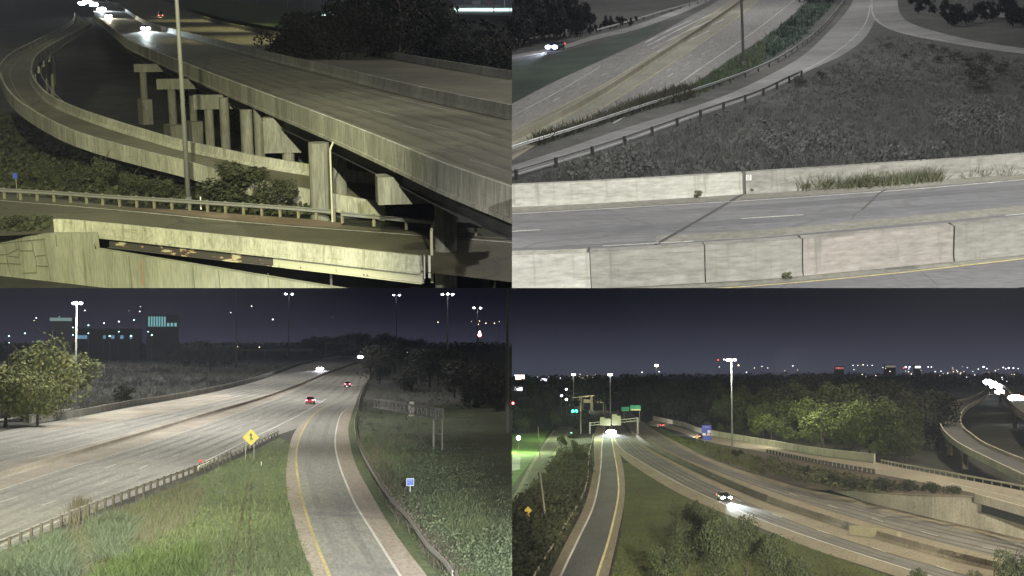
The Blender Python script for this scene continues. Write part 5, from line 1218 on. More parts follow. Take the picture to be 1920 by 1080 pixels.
road('shoulder', path([(1230, 812), (1335, 868), (1440, 903), (1515, 924), (1690, 966), (1920, 1020), (2000, 1038)]), RE, SHB, .042, n=80)
mk = MB()
line(mk, path([(1146, 800), (1153, 825), (1170, 846), (1197, 863), (1272, 906), (1347, 941), (1440, 980), (1545, 1017), (1690, 1064), (1850, 1113)]), .24, .06)
dashes(mk, [(1532, 994, 1555, 1001.5), (1634, 1026.5, 1661, 1036), (1756, 1062, 1788, 1072.5), (1552, 947, 1571, 953.5), (1634, 971, 1656, 979), (1727, 997, 1758, 1005.5), (1842, 1026, 1865, 1031), (1448, 964, 1466, 971), (1480, 925, 1495, 930), (1376, 934, 1390, 941)], .20, 0, .06)
tag(mk.build('lane_line', WHITE, fix=False), kind='structure')
mk = MB(); line(mk, path([(1186, 806), (1220, 830), (1275, 857), (1345, 885), (1440, 921), (1615, 977), (1815, 1033), (1960, 1070)]), .18, .055); line(mk, path([(1182, 812), (1205, 836), (1255, 866), (1330, 905), (1440, 958), (1560, 1003), (1690, 1043), (1815, 1078)]), .18, .055)
tag(mk.build('edge_line', surf('dull_yellow', (.38, .32, .14), (.44, .37, .17), 1.), fix=False), kind='structure')
o = empty('median_barrier', MED[40], 0, 'curving brown concrete median barrier between the two carriageways', 'barrier')
mp_ = [p - MED[40] for p in MED]; ks = len(mp_) * 6 // 10
MB().sweep(mp_[:ks + 1], [(-.5, 0), (-.2, .4), (-.14, 1.15), (.14, 1.15), (.2, .4), (.5, 0)]).build('barrier_wall', CON_BD, o)  # darker stretch: shade put into the barrier colour
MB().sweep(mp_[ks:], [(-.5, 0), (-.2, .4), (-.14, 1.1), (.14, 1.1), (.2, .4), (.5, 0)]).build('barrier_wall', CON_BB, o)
q_ = MED[min(len(MED) - 1, ks + 13)] - MED[40]
MB().box((q_.x, q_.y, .6), (1.0, 8.5, 1.35), rz=math.radians(45)).build('barrier_end', surf('pale_yellow_concrete', (.28, .26, .16), (.33, .305, .19), .6), o)
wt = MB()
for f_ in (.36, .46, .60, .70): wt.ribbon(*[[a.lerp(b, f_ + d_) for a, b in zip(resample(LE, 110)[20:], resample(MED, 110)[20:])] for d_ in (-.02, .02)], .036); wt.ribbon(*[[a.lerp(b, f_ + d_) for a, b in zip(resample(MED, 110)[20:], resample(RE, 110)[20:])] for d_ in (-.02, .02)], .036)
tag(wt.build('wheel_track_or_sheen', surf('tyre_brown', (.125, .118, .108), (.17, .16, .145), .15, stretch=(1, .8, 1), bigamt=.4), fix=False), kind='structure')
jt = MB(); La, Ma, Ra = resample(LE, 300), resample(MED, 300), resample(RE, 300)
for i in range(90, 300, 5):
    for A_, B_ in ((La, Ma), (Ma, Ra)): jt.ribbon([A_[i], B_[i]], [A_[i].lerp(A_[i - 1], .07), B_[i].lerp(B_[i - 1], .07)], .048)
tag(jt.build('road_joint', surf('slab_joint', (.12, .11, .095), (.16, .145, .12), .5), fix=False), kind='structure')
# the left ramp
A = path([(1015, 1110), (1030, 1080), (1065, 1010), (1095, 950), (1112, 885), (1114, 850), (1113, 828), (1117, 805), (1126, 788)])
B = path([(1135, 1110), (1141, 1080), (1160, 997), (1170, 945), (1172, 910), (1169, 880), (1162, 850), (1152, 820), (1147, 795), (1142, 785)])
road('ramp_road', A, B, SHB, .05, n=80)
a2 = path([(1040, 1110), (1052, 1080), (1085, 1010), (1110, 957), (1121, 915), (1127, 870), (1128, 847), (1130, 822), (1134, 800)])
b2 = path([(1113, 1110), (1120, 1080), (1140, 1017), (1157, 945), (1160, 917), (1157, 880), (1151, 847), (1146, 817), (1143, 798)])
road('ramp_road', a2, b2, ASP_BD, .065, n=80)
mk = MB(); line(mk, a2, .30, .08); tag(mk.build('edge_line', WHB, fix=False), kind='structure')
mk = MB(); line(mk, b2, .30, .08); tag(mk.build('edge_line', surf('cream_marking', (.80, .70, .34), (.86, .80, .52), 1.), fix=False), kind='structure')
road('lawn', [S.P(1130, 1120), S.P(1146, 1080), S.P(1165, 997), S.P(1174, 915), S.P(1166, 868)], [S.P(1900, 1180), S.P(1680, 1086), S.P(1440, 998), S.P(1272, 926), S.P(1182, 869)], GRN_B, .012, n=60)
grass('grass', [(1146, 1085), (1166, 997), (1175, 915), (1168, 870), (1182, 871), (1272, 928), (1440, 1000), (1680, 1085)], 6000, .22, LBR, 71, blades=4, wid=.25, vary=.6)
road('lawn', [S.P(940, 1100), S.P(940, 960), S.P(1010, 880), S.P(1050, 830)], [S.P(1014, 1108), S.P(1064, 1009), S.P(1094, 948), S.P(1112, 832)], DITCH, .012, n=50)
grass('weeds', [(955, 1085), (955, 960), (1010, 900), (1050, 845), (1108, 835), (1110, 880), (1090, 945), (1055, 1005), (1015, 1085)], 3600, .9, LDT, 72, blades=6, leafy=True, wid=.22, vary=.7)
RAILC = plain('rail_cream', (.33, .31, .23), .6, .1)
guardrail(path([(990, 1110), (1009, 1080), (1055, 1002), (1090, 942), (1102, 905), (1104, 872), (1106, 850), (1110, 832), (1113, 818)]), 'long pale guardrail bordering the ditch left of the ramp', RAILC, POST_T, step=4, pside=-.15)
# side street at the left
road('street', path([(900, 975), (960, 930), (1010, 852), (1022, 835), (1048, 800)]), path([(900, 1030), (985, 945), (1042, 850), (1060, 826), (1078, 800)]), surf('street_asphalt', (.10, .10, .08), (.135, .13, .105), .2, stretch=(1, .3, 1)), .04, n=40)
mk = MB(); line(mk, path([(960, 946), (1005, 858), (1040, 806)]), .9, .05); line(mk, path([(992, 940), (1042, 848), (1070, 802)]), .9, .05)
tag(mk.build('sidewalk', surf('sidewalk_concrete', (.19, .18, .14), (.23, .22, .17), .3), fix=False), kind='structure')
road('lawn', [S.P(930, 925), S.P(958, 915), S.P(1008, 848)], [S.P(930, 822), S.P(960, 815), S.P(1030, 808)], surf('bright_lawn', (.06, .12, .03), (.10, .18, .04), .2), .03, n=20)
road('parking_lot', [S.P(930, 890), S.P(975, 880)], [S.P(930, 862), S.P(976, 858)], surf('pale_lot', (0, 0, 0), (0, 0, 0)), .045, n=5)
b = S.P(972, 850); lamp(BR, 'POINT', (b.x - 1, b.y, 7.2), 45, 8, radius=.3, color=(.75, 1, .5)); lamp(BR, 'POINT', (b.x - 3, b.y - 60, 9), 22, 9, radius=.3, color=(.8, 1, .6)); lamp(BR, 'POINT', (b.x + 9, b.y - 95, 10), 9, 10, radius=.3, color=(.8, 1, .6)); lamp(BR, 'POINT', (b.x + 6, b.y + 70, 12), 20, 12, radius=.3, color=(.8, 1, .55))  # first lights the lawn lamp; three poleless ones added to spread the green
o = empty('street_lamp', b, 0, 'lit lamp over the bright green lawn at the left edge', 'street lamp'); hz = S.up(b, 821)
MB().tube((0, 0, 0), (0, 0, hz), .12, .08, 8).build('pole', STEEL, o); MB().ball((0, 0, hz), .55).build('lamp_head', LAMPP, o)
for px, py, tx, ty, lab in ((1023, 973, 1012, 880, 'leaning pale utility pole in the ditch beside the side street'), (1012, 862, 1009, 800, 'thin pole between the side street and the bright lawn')):
    b = S.P(px, py); t = S.P(tx, py); hh = S.up(b, ty); o = empty('utility_pole', b, 0, lab, 'pole'); MB().tube((0, 0, 0), ((tx - px) * b.y / F, 0, hh), .17, .11, 8).build('pole', plain('pole_wood', (.22, .21, .15), .8), o)
b = S.P(990, 974); o = empty('warning_sign', b, 0, 'small yellow diamond warning sign with a plate below beside the side street', 'road sign'); hz = S.up(b, 957)
YS = glow('sign_yellow_bright', (.9, .62, .10), .55)
YS = plain('sign_yellow_reflective', (.85, .60, .10), .4)
MB().add([(0, 0, hz + .62), (.62, 0, hz), (0, 0, hz - .62), (-.62, 0, hz), (0, .04, hz + .62), (.62, .04, hz), (0, .04, hz - .62), (-.62, .04, hz)], [(0, 1, 2, 3), (7, 6, 5, 4), (0, 4, 5, 1), (1, 5, 6, 2), (2, 6, 7, 3), (3, 7, 4, 0)]).build('panel', YS, o)
MB().box((0, 0, hz - .9), (.5, .04, .5)).build('plate', YS, o); MB().box((0, .05, hz / 2 - .3), (.08, .05, hz - .2)).build('post', STEEL, o)
b = S.P(1065, 938); o = empty('utility_box', b, 0, 'pale grey utility cabinet standing in the ditch weeds', 'utility box'); MB().box((0, 0, .45), (.75, .6, .9)).build('body', plain('cabinet_grey', (.32, .32, .30), .6), o); MB().box((0, 0, .93), (.85, .7, .07)).build('lid', plain('cabinet_grey', (.32, .32, .30), .6), o)

# upper road on the right with its barrier, bank and retaining wall
def zu(px): return 4.3 * max(0., min(1., (px - 1420) / 330))
UP = catmull([S.P(x, y, zu(x)) for x, y in ((1225, 788), (1280, 800), (1317, 813), (1440, 836), (1540, 854), (1640, 867), (1690, 877), (1790, 896), (1920, 921), (2000, 938))], 6)
LO = catmull([S.P(x, y, zu(x)) for x, y in ((1215, 792), (1280, 812), (1320, 827), (1440, 849), (1540, 870), (1640, 888), (1740, 907), (1830, 926), (1920, 951), (2000, 972))], 6)
road('ramp_road', LO, UP, surf('tan_concrete_road', (.27, .24, .19), (.33, .29, .22), .15, stretch=(1, .3, 1), big=.02, bigamt=.35, fine=3, c3=(.21, .18, .15)), .04, n=90)
mk = MB(); line(mk, catmull([S.P(x, y, zu(x)) for x, y in ((1640, 878), (1790, 908), (1920, 938), (2000, 956))], 6), .16, .06); tag(mk.build('edge_line', WHITE, fix=False), kind='structure')
wu = [p for p in UP if p.x < S.P(1645, 867, zu(1645)).x]
o = empty('barrier_wall', wu[10], 0, 'tan concrete panel wall along the foot of the lit trees', 'wall')
MB().sweep([p - wu[10] for p in wu], wallprof(.35, 0, 1.9)).build('wall_panel', CON_BW, o)
for i in range(2, len(wu) - 1, 1):
    c = wu[i] - wu[10]
    if i % 1 == 0: MB().box((c.x, c.y, .97), (.42, .42, 1.96)).build('pilaster', CON_BB, o)
guardrail([p for p in LO if S.P(1425, 845, zu(1425)).x < p.x < S.P(1650, 890, zu(1650)).x], 'guardrail with dark closely set posts above the brown bank', RAILC, PD, step=3.2, pside=.2, post_w=.5)
guardrail([p for p in shift(UP, -.2) if p.x > S.P(1650, 868, zu(1650)).x], 'guardrail along the far side of the upper road at the right', RAILC, POST_T, step=3.0)
WT = [(1552, 918, 915.5), (1600, 933, 920), (1640, 946, 924), (1690, 958, 928), (1740, 970, 930.5), (1815, 987, 932.5), (1850, 995, 938), (1885, 1003, 949), (1920, 1011, 960), (2000, 1029, 984)]
wp = [S.P(a, b_) for a, b_, c in WT]; wh = [S.up(p, c) for p, (a, b_, c) in zip(wp, WT)]
o = empty('retaining_wall', wp[4], 0, 'long pale retaining wall rising to the right below the upper road', 'wall')
q = catmull(wp, 5); hq = [v.x for v in catmull([Vector((h, 0, 0)) for h in wh], 5)]; k = len(q)
vs = [p - wp[4] for p in q] + [p - wp[4] + Vector((0, 0, h)) for p, h in zip(q, hq)] + [p - wp[4] + Vector((.2, .5, h)) for p, h in zip(q, hq)]
MB().add(vs, [(i, i + 1, k + i + 1, k + i) for i in range(k - 1)] + [(k + i, k + i + 1, 2 * k + i + 1, 2 * k + i) for i in range(k - 1)]).build('wall_face', CON_BW, o)
cp = MB(); cp.sweep([Vector((p.x, p.y, h)) - wp[4] for p, h in zip(q, hq)], [(-.25, -.05), (-.25, .25), (.2, .25), (.2, -.05)]); cp.build('coping', CON_BB, o)
# bridge parapet and girder at the far right
pp = catmull([S.P(x, y, 4.3) for x, y in ((1828, 938), (1850, 944), (1920, 964), (2000, 988))], 6)
o = empty('road_bridge', pp[4], 0, 'pale bridge parapet with dark girder above the right end of the retaining wall', 'bridge')
MB().sweep([p - pp[4] for p in pp], [(.1, -.3), (.1, 1.0), (-.2, 1.0), (-.3, -.3)]).build('parapet', CON_BW, o)
MB().sweep([p - pp[4] + Vector((0, .3, 0)) for p in pp[4:]], [(.1, -1.5), (.1, -.35), (-.3, -.35), (-.3, -1.5)]).build('girder', plain('girder_dark', (.03, .03, .032), .8), o)
bank_lo = catmull([S.P(1215, 795), S.P(1280, 836), S.P(1335, 861), S.P(1440, 896), S.P(1515, 917)] + [p + Vector((0, .4, h - .1)) for p, h in zip(wp, wh)][1:7], 6)
bank_hi = [p + Vector((0, -.1, -.02)) for p in LO][: int(len(LO) * .86)]
road('bank', bank_lo, bank_hi, surf('brown_bank', (.075, .06, .045), (.10, .08, .055), .3, big=.03, bigamt=.5, fine=2, c3=(.06, .07, .03)), 0, n=80)
road('lawn', bank_lo[:26], [a.lerp(b_, .55) + Vector((0, 0, .02)) for a, b_ in zip(resample(bank_lo, 80)[:30], resample(bank_hi, 80)[:30])], surf('lit_verge', (.07, .09, .028), (.10, .125, .04), .3), .02, n=40)
SHR = (LFD, BARK)
for px, py, z, top, w_, lab in ((1515, 905, 1.0, 866, 1.0, 'large dark bush on the bank at the start of the retaining wall'), (1383, 858, .2, 837, 1.5, 'dark bush on the grassy bank below the guardrail posts'), (1560, 912, 1.8, 884, 1.3, 'low dark bush right of the large bush on the bank'), (1600, 916, 2.4, 890, 1.2, 'second low bush along the top of the retaining wall'), (1650, 920, 3.0, 890, 1.2, 'middle bush along the top of the retaining wall'), (1700, 926, 3.6, 893, 1.2, 'fourth bush along the top of the retaining wall'), (1745, 929, 4.0, 900, 1.2, 'fifth bush along the top of the retaining wall'), (1785, 931, 4.2, 907, 1.1, 'rightmost bush along the top of the retaining wall')):
    b = S.P(px, py, z); plant('shrub_dark', b, S.up(b, top) - z, lab, 'bush', None, wide=w_ * (1.0 if px < 1520 else 1.9), n=2400, lf=.075, mats=SHR, cz=.45, name='bush', trunk=False)
grass('weeds', [(1440, 862), (1560, 890), (1640, 905), (1800, 930), (1640, 925), (1545, 912), (1430, 885)], 1200, .9, LDT, 74, z=2.2, blades=6, leafy=True, wid=.24)
grass('grass', [(1250, 815), (1335, 858), (1430, 890), (1430, 860), (1330, 833)], 700, .7, LBR, 75, z=.3, blades=4, wid=.2)
# signs on the bank
b = S.P(1321, 836); o = empty('blue_sign', b, 0, 'blue service sign with pale logo plates and a smaller blue plate beneath on the bank', 'road sign'); hz = S.up(b, 809); k = b.y / F
BLU = plain('service_blue', (.05, .07, .46), .45); PL = plain('plate_cream', (.85, .82, .76), .5)
MB().box((4 * k, 0, hz - k * -2), (17.5 * k, .1, 19 * k)).build('panel', BLU, o)
MB().box((8.5 * k, -.08, hz), (5.5 * k, .05, 4.5 * k)).build('plate', PL, o); MB().box((-.5 * k, -.08, hz - 5.2 * k), (5.5 * k, .05, 4.2 * k)).build('plate', PL, o); MB().box((7.8 * k, -.08, hz - 5.4 * k), (6 * k, .05, 4 * k)).build('plate', plain('plate_peach', (.70, .48, .36), .5), o)
text(o, 'FOOD', 4.0 * k, plain('text_lilac', (.50, .52, .95), .6), (4 * k, -.09, hz + 8.2 * k))
MB().box((5 * k, .02, hz - 12 * k), (16 * k, .1, 7.5 * k)).build('panel', plain('plate_blue', (.04, .06, .42), .45), o)
MB().box((.5 * k, .1, hz / 2), (.18, .12, hz)).build('post', plain('post_olive', (.24, .25, .12), .7), o)
b = S.P(1307, 832); o = empty('warning_sign', b, 0, 'small amber warning sign on two short posts left of the blue service sign', 'road sign'); hz = S.up(b, 819); rr = 4.2 * b.y / F
AM = plain('amber_sign', (.85, .55, .22), .4)
MB().add([(0, 0, hz + rr), (rr, 0, hz), (0, 0, hz - rr), (-rr, 0, hz), (0, .08, hz + rr), (rr, .08, hz), (0, .08, hz - rr), (-rr, .08, hz)], [(0, 1, 2, 3), (7, 6, 5, 4), (0, 4, 5, 1), (1, 5, 6, 2), (2, 6, 7, 3), (3, 7, 4, 0)]).build('panel', AM, o)
MB().box((0, -.04, hz), (.10, .03, rr)).build('symbol', plain('symbol_brown', (.22, .10, .03), .6), o)
for s_ in (-1, 1): MB().box((s_ * 1.6 * b.y / F, .1, hz / 2), (.15, .1, hz)).build('post', plain('post_olive', (.24, .25, .12), .7), o)
# gantry over the ramp, green sign, overpass with signals
b = S.P(1106, 813); k = b.y / F; o = empty('sign_gantry', b, 0, 'pale sign gantry with two stepped sign backs above the ramp and freeway', 'sign gantry')
GAN = plain('gantry_pale', (.42, .41, .36), .6, .1); h1, h2 = S.up(b, 793), S.up(b, 785)
MB().tube((0, 0, 0), (0, 0, h1 + .3), .28, n=8).build('post', GAN, o); MB().tube((90 * k, 0, -.5), (90 * k, 0, h2 + .6), .35, n=8).build('post', GAN, o)
mb = MB(); mb.tube((0, 0, h1), (90 * k, 0, h2 + .4), .16, n=6).tube((0, 0, h1 - .9), (90 * k, 0, h2 - .6), .16, n=6)
for i in range(13): t = i / 12; mb.tube((90 * k * t, 0, h1 + (h2 + .4 - h1) * t), (90 * k * min(1, t + .04), 0, h1 - .9 + (h2 + .3 - h1) * t), .08, n=5)
mb.build('truss', GAN, o)
SB = plain('sign_back_olive', (.36, .36, .24), .7)
MB().box((29.5 * k, -.4, S.up(b, 791)), (20 * k, .2, 13 * k)).box((24 * k, -.4, S.up(b, 783.5)), (8 * k, .2, 3 * k)).build('panel', SB, o)
MB().box((50.5 * k, -.4, S.up(b, 788)), (17 * k, .2, 18 * k)).box((47 * k, -.4, S.up(b, 778)), (10 * k, .2, 3 * k)).build('panel', SB, o)
b = S.at(1182, 560); k = 560 / F; o = empty('green_sign', b, 0, 'long green overhead sign panel with a yellow strip beyond the gantry', 'road sign'); hz = S.up(b, 766)
GS = plain('sign_green', (.03, .30, .14), .5)
MB().box((-9.5 * k, 0, hz - k), (15 * k, .2, 8 * k), rz=.0).build('panel', GS, o); MB().box((9.5 * k, 0, hz + 1.2 * k), (20 * k, .2, 10 * k)).build('panel', GS, o); MB().box((10 * k, -.15, hz - 2.0 * k), (18 * k, .1, 2.4 * k)).build('strip', plain('strip_yellow', (.62, .60, .22), .5), o)
for s_ in (-12, 17): MB().tube((s_ * k, .3, 0), (s_ * k, .3, hz), .2, n=6).build('post', DSTEEL, o)
b = S.at(1108, 700); k = 700 / F; o = empty('overpass', b, 0, 'lit street overpass crossing in the distance behind the gantry', 'bridge'); z_ = S.up(b, 744)
MB().add([(-36 * k, 0, z_ - 3 * k), (47 * k, 0, z_ + 6 * k), (47 * k, 8, z_ + 6 * k), (-36 * k, 8, z_ - 3 * k), (-36 * k, 0, z_ - 1.2 * k), (47 * k, 0, z_ + 7.6 * k), (47 * k, 8, z_ + 7.6 * k), (-36 * k, 8, z_ - 1.2 * k)], [(0, 1, 5, 4), (1, 2, 6, 5), (2, 3, 7, 6), (3, 0, 4, 7), (4, 5, 6, 7), (0, 3, 2, 1)]).build('deck', plain('overpass_pale', (.34, .31, .24), .8), o)
for s_ in (-20, 1, 25): MB().box((s_ * k, 4, z_ / 2), (1.6, 6, z_)).build('column', plain('overpass_shade', (.10, .10, .08), .8), o)  # column colour darkened to paint the shade below the deck
MB().box((0, 9, z_ - 9 * k), (62 * k, .6, 6.5 * k)).build('abutment', plain('abutment_cream', (.46, .43, .30), .8), o)
lamp(BR, 'POINT', (b.x, b.y - 8, z_ - 2), 2.2, 14, radius=.5, color=(1, .9, .6))
for px, py, m, lab in ((1074.5, 771, LAMPG, 'left one of a pair of green traffic signals by the overpass'), (1081, 771, LAMPG, 'right one of a pair of green traffic signals by the overpass'), (962, 756, LAMPR, 'red traffic signal at the left edge above the trees')):
    b = S.at(px, 600); hz = S.up(b, py); o = empty('traffic_signal', b, 0, lab, 'traffic signal'); MB().box((0, 0, hz + .5), (.9, .5, 2.6)).build('housing', plain('signal_dark', (.03, .03, .03), .6), o); MB().ball((0, -.35, hz), .62).build('lens', m, o); MB().tube((0, .3, 0), (0, .3, hz), .16, n=6).build('post', DSTEEL, o)
for px, D, py, r_, m, lab in ((1062, 640, 749, .7, LAMPW, 'white lamp left of the overpass'), (1053, 640, 742, .7, LAMPP, 'violet lamp above the left end of the overpass'), (1062, 720, 730, .7, LAMPW, 'white lamp just above the overpass at its left'), (1071, 430, 812, .35, LAMPC, 'small white lamp low beside the ditch road'), (1067, 560, 806, .5, LAMPG, 'faint green lamp low behind the signals')):
    farlight(px, D, py, S, r_, m, lab, 'lamps around the overpass')
b = S.at(1089, 460); o = empty('light_pole', b, 0, 'thin pale pole rising left of the gantry to the overpass', 'pole'); MB().tube((0, 0, 0), (0, 0, S.up(b, 757)), .22, .15, 8).build('pole', plain('pole_pinkish', (.30, .27, .24), .7), o)
# big mast and masts left
b = S.P(1373, 839); mast(b, S.up(b, 674), 'tall lit floodlight mast in front of the dark wood', r=.30, heads=5, lampm=LAMPW, head_r=.42, ring=1.25)
hz = S.up(b, 676); lamp(BR, 'POINT', (b.x, b.y - 2, hz), 3.2, 17, radius=.6, color=(1, .97, .82)); lamp(BR, 'SPOT', (b.x + 14, b.y - 12, hz + 3), 8.5, 26, aim=(b.x + 30, b.y + 8, 8), cone=120, color=(1, .96, .70))  # mast light, plus a poleless spot added to brighten the canopy
for px, D, py, lab in ((1144.5, 620, 702, 'lit lamp mast left of centre on the skyline'), (1075.5, 760, 702, 'lit lamp mast above the left trees')):
    b = S.at(px, D); mast(b, S.up(b, py), lab, r=.35, heads=2, lampm=LAMPW, head_r=.6, ring=.6)
b = S.at(1231, 1100); mast(b, S.up(b, 685), 'bright single lamp standing higher than the skyline trees', r=.3, heads=1, lampm=LAMPY, head_r=1.7, ring=.1)
# skyline lights
r = random.Random(91)
pts = [(966, 704, 2.6, LAMPP), (1006, 710, 1.4, LAMPY), (1060, 711, 1.5, LAMPP), (1083, 710, 1.5, LAMPP), (1095, 706, 1.2, LAMPY), (1112, 708, 1.7, LAMPP), (1073, 710, 1.2, LAMPY), (1045, 714, 1.3, LAMPY), (1204, 698, 1.6, LAMPW), (1236, 697, 1.3, LAMPW), (1347, 675, 1.6, LAMPR), (1358, 674, 1.8, LAMPW), (1376, 673, 1.5, LAMPY), (1385, 685, 1.9, LAMPY), (1400, 698, 1.2, LAMPW), (1349, 688, .8, LAMPW), (1415, 690, .9, LAMPY), (1429, 687, 1.0, LAMPW), (1487, 686, 1.4, LAMPW), (1573, 690, .9, LAMPR), (1600, 685, 1.0, LAMPW), (1609, 685, .9, LAMPW), (1619, 684, 1.2, LAMPY), (1627, 685, .9, LAMPW), (1636, 685, .9, LAMPW), (1695, 690, 1.4, LAMPR), (1699, 688, 2.0, LAMPP), (1706, 688, 2.2, LAMPP), (1722, 687, 1.6, LAMPP), (1741, 688, 1.5, LAMPP), (1747, 688, 1.4, LAMPP), (1704, 697, 1.2, LAMPY), (1709, 701, 1.2, LAMPY), (1778, 699, .9, LAMPY), (1788, 697, 1.0, LAMPY), (1796, 697, 1.0, LAMPY), (1802, 699, .9, LAMPY), (1765, 696, 1.0, LAMPW), (1777, 700, .9, LAMPY), (1801, 701, .8, LAMPY), (1835, 692, 1.1, LAMPW), (1845, 688, 2.0, LAMPP), (1851, 691, 1.2, LAMPP), (1882, 689, 1.6, LAMPP), (1892, 690, 2.2, LAMPP), (1901, 690, 1.5, LAMPP), (1910, 691, 1.2, LAMPP), (1828, 703, 1.0, LAMPW), (1867, 695, 1.0, LAMPW), (1880, 711, .9, LAMPP), (1888, 715, .9, LAMPP), (1883, 720, 1.0, LAMPP), (1617, 702, .8, LAMPY), (1440, 690, 1.0, LAMPW)]
for q in range(60): pts.append((r.choice((r.uniform(962, 1130), r.uniform(1440, 1915), r.uniform(1590, 1915))), r.uniform(687, 698) + (12 if q % 3 == 0 else 0), r.uniform(.5, 1.0), r.choice((LAMPY, LAMPY, LAMPW, LAMPP))))
pts = [(a, (b_ + 14 if a < 1140 and b_ < 700 else b_), c, d) for a, b_, c, d in pts]
for i, (px, py, rad, m) in enumerate(pts): farlight(px, r.uniform(1500, 1900), py, S, rad * .52, m, 'tiny city lamp glinting on the far skyline above the dark wood', 'city lamps on the skyline')
for px0, px1, pt, D, m, lab in ((966, 984, 703, 1250, glow('shop_glow', (1.0, .82, .68), 2.6), 'glaring lit shop front at the far left of the skyline'), (1014, 1028, 708, 1300, glow('shop_violet', (.88, .82, 1.0), 2.2), 'bright violet lit shop front on the left skyline'), (1566, 1583, 687, 1700, glow('shop_red', (.75, .25, .22), .45), 'dim red lit roof on the skyline'), (1716, 1727, 685, 1700, glow('shop_white', (.9, .88, 1.0), 2.0), 'white lit building strip on the right skyline'), (1660, 1680, 684, 1800, glow('shop_beige', (.5, .45, .38), .4), 'faint beige building on the right skyline'), (1088, 1100, 706, 1400, glow('shop_beige', (.5, .45, .38), .4), 'faint pale roof on the left skyline'), (960, 980, 724, 1000, glow('shop_violet', (.88, .82, 1.0), 2.2), 'bright low shop front under the glaring one at the far left')):
    o, w, z1 = block(px0, px1, pt, 0, D, DIMW, lab)
    MB().box((0, -.4, z1 - 2.2), (w * .96, .5, 4.6 if m.name.startswith('shop_g') else 2.6)).build('window', m, o)
# woods: far mass, then separate trees
FARW = leaf('far_night_leaves', (.008, .009, .009), (.02, .021, .02))
grass('woods', [(955, 722), (1200, 714), (1440, 709), (1930, 708.5), (1930, 725), (1440, 740), (955, 745)], 4600, 10, FARW, 81, blades=8, leafy=True, wid=.16, vary=.5)
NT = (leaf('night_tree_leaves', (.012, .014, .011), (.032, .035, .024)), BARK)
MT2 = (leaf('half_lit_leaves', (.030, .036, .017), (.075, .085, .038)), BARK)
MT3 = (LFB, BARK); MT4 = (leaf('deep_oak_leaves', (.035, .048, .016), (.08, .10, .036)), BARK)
def lowline(px): return 800 + max(0, px - 1290) * .165 if px < 1660 else 861 + (px - 1660) * .26
for row, (off_, tmin, tmax, n_) in enumerate(((40, 694, 716, 30), (22, 700, 735, 30), (8, 718, 760, 26), (-2, 748, 800, 26))):
    for i in range(n_):
        px = 1215 + (505 if row else 560) * (i + r.uniform(-.4, .4)) / n_
        if row >= 2 and px < 1275: continue
        py = lowline(px) - off_ + r.uniform(-4, 4); b = S.P(px, py)
        top = r.uniform(tmin, tmax) + (max(0, px - 1590) * .34 if row >= 1 else max(0, px - 1640) * .12)
        c_ = abs(px - 1520)
        kind, mt = ((('oak', MT3) if i % 5 < 3 else ('oak_deep', MT4)) if row >= 2 and 1350 < px < 1690 else ('half_oak', MT2) if (row >= 1 and 1330 < px < 1780) else ('night_oak', NT))  # leaf colours step from lit to dark, painting how the light fades
        lab, grp = {'oak': ('leafy floodlit green tree at the front of the wood behind the tan wall', 'floodlit trees of the wood'), 'half_oak': ('half lit tree in the middle of the wood behind the tan wall', 'half lit trees of the wood'), 'night_oak': ('dark tree of the wood on the edge of the light', 'dark trees of the wood')}[kind.replace('_deep', '')]
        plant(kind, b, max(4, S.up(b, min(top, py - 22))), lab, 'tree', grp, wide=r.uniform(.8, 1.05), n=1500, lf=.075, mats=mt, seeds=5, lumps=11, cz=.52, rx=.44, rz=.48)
for i in range(34):
    px = r.uniform(955, 1130); py = 742 + r.uniform(0, 80) - (max(0, px - 1060)) * .2; b = S.P(px, py); k_ = py < 775
    plant('half_oak' if i % 3 == 0 else 'night_oak', b, S.up(b, py - r.uniform(22, 40)), 'dim tree among the blocks left of the overpass' if i % 3 == 0 else 'dark tree among the blocks left of the overpass', 'tree', 'trees left of the overpass', wide=1.1, n=1500, lf=.075, mats=MT2 if i % 3 == 0 else NT, lumps=18, cz=.52, rx=.44, rz=.46)
for i in range(22):
    px = r.uniform(1130, 1300); py = 768 + r.uniform(-10, 14) + max(0, px - 1220) * .25; b = S.P(px, py)
    plant('night_oak', b, S.up(b, r.uniform(702, 735) - max(0, px - 1220) * .1), 'tall dark tree beyond the far end of the freeway', 'tree', 'dark trees beyond the freeway end', wide=.9, n=1500, lf=.075, mats=NT, lumps=18, cz=.52, rx=.44, rz=.46)
for i in range(9):
    px = 1052 + i * 7; py = 838 + i * 0 + r.uniform(-12, 40); b = S.P(px - (py - 838) * .4, py); plant('half_oak', b, S.up(b, py - r.uniform(18, 28)), 'low scrubby tree in the ditch beside the ramp', 'shrub', 'scrubby growth in the ditch', wide=1.0, n=1500, lf=.075, mats=MT2, lumps=18, cz=.52, rx=.44, rz=.46)
FGB = (leaf('near_bush_leaves', (.030, .040, .018), (.068, .080, .036)), BARK)
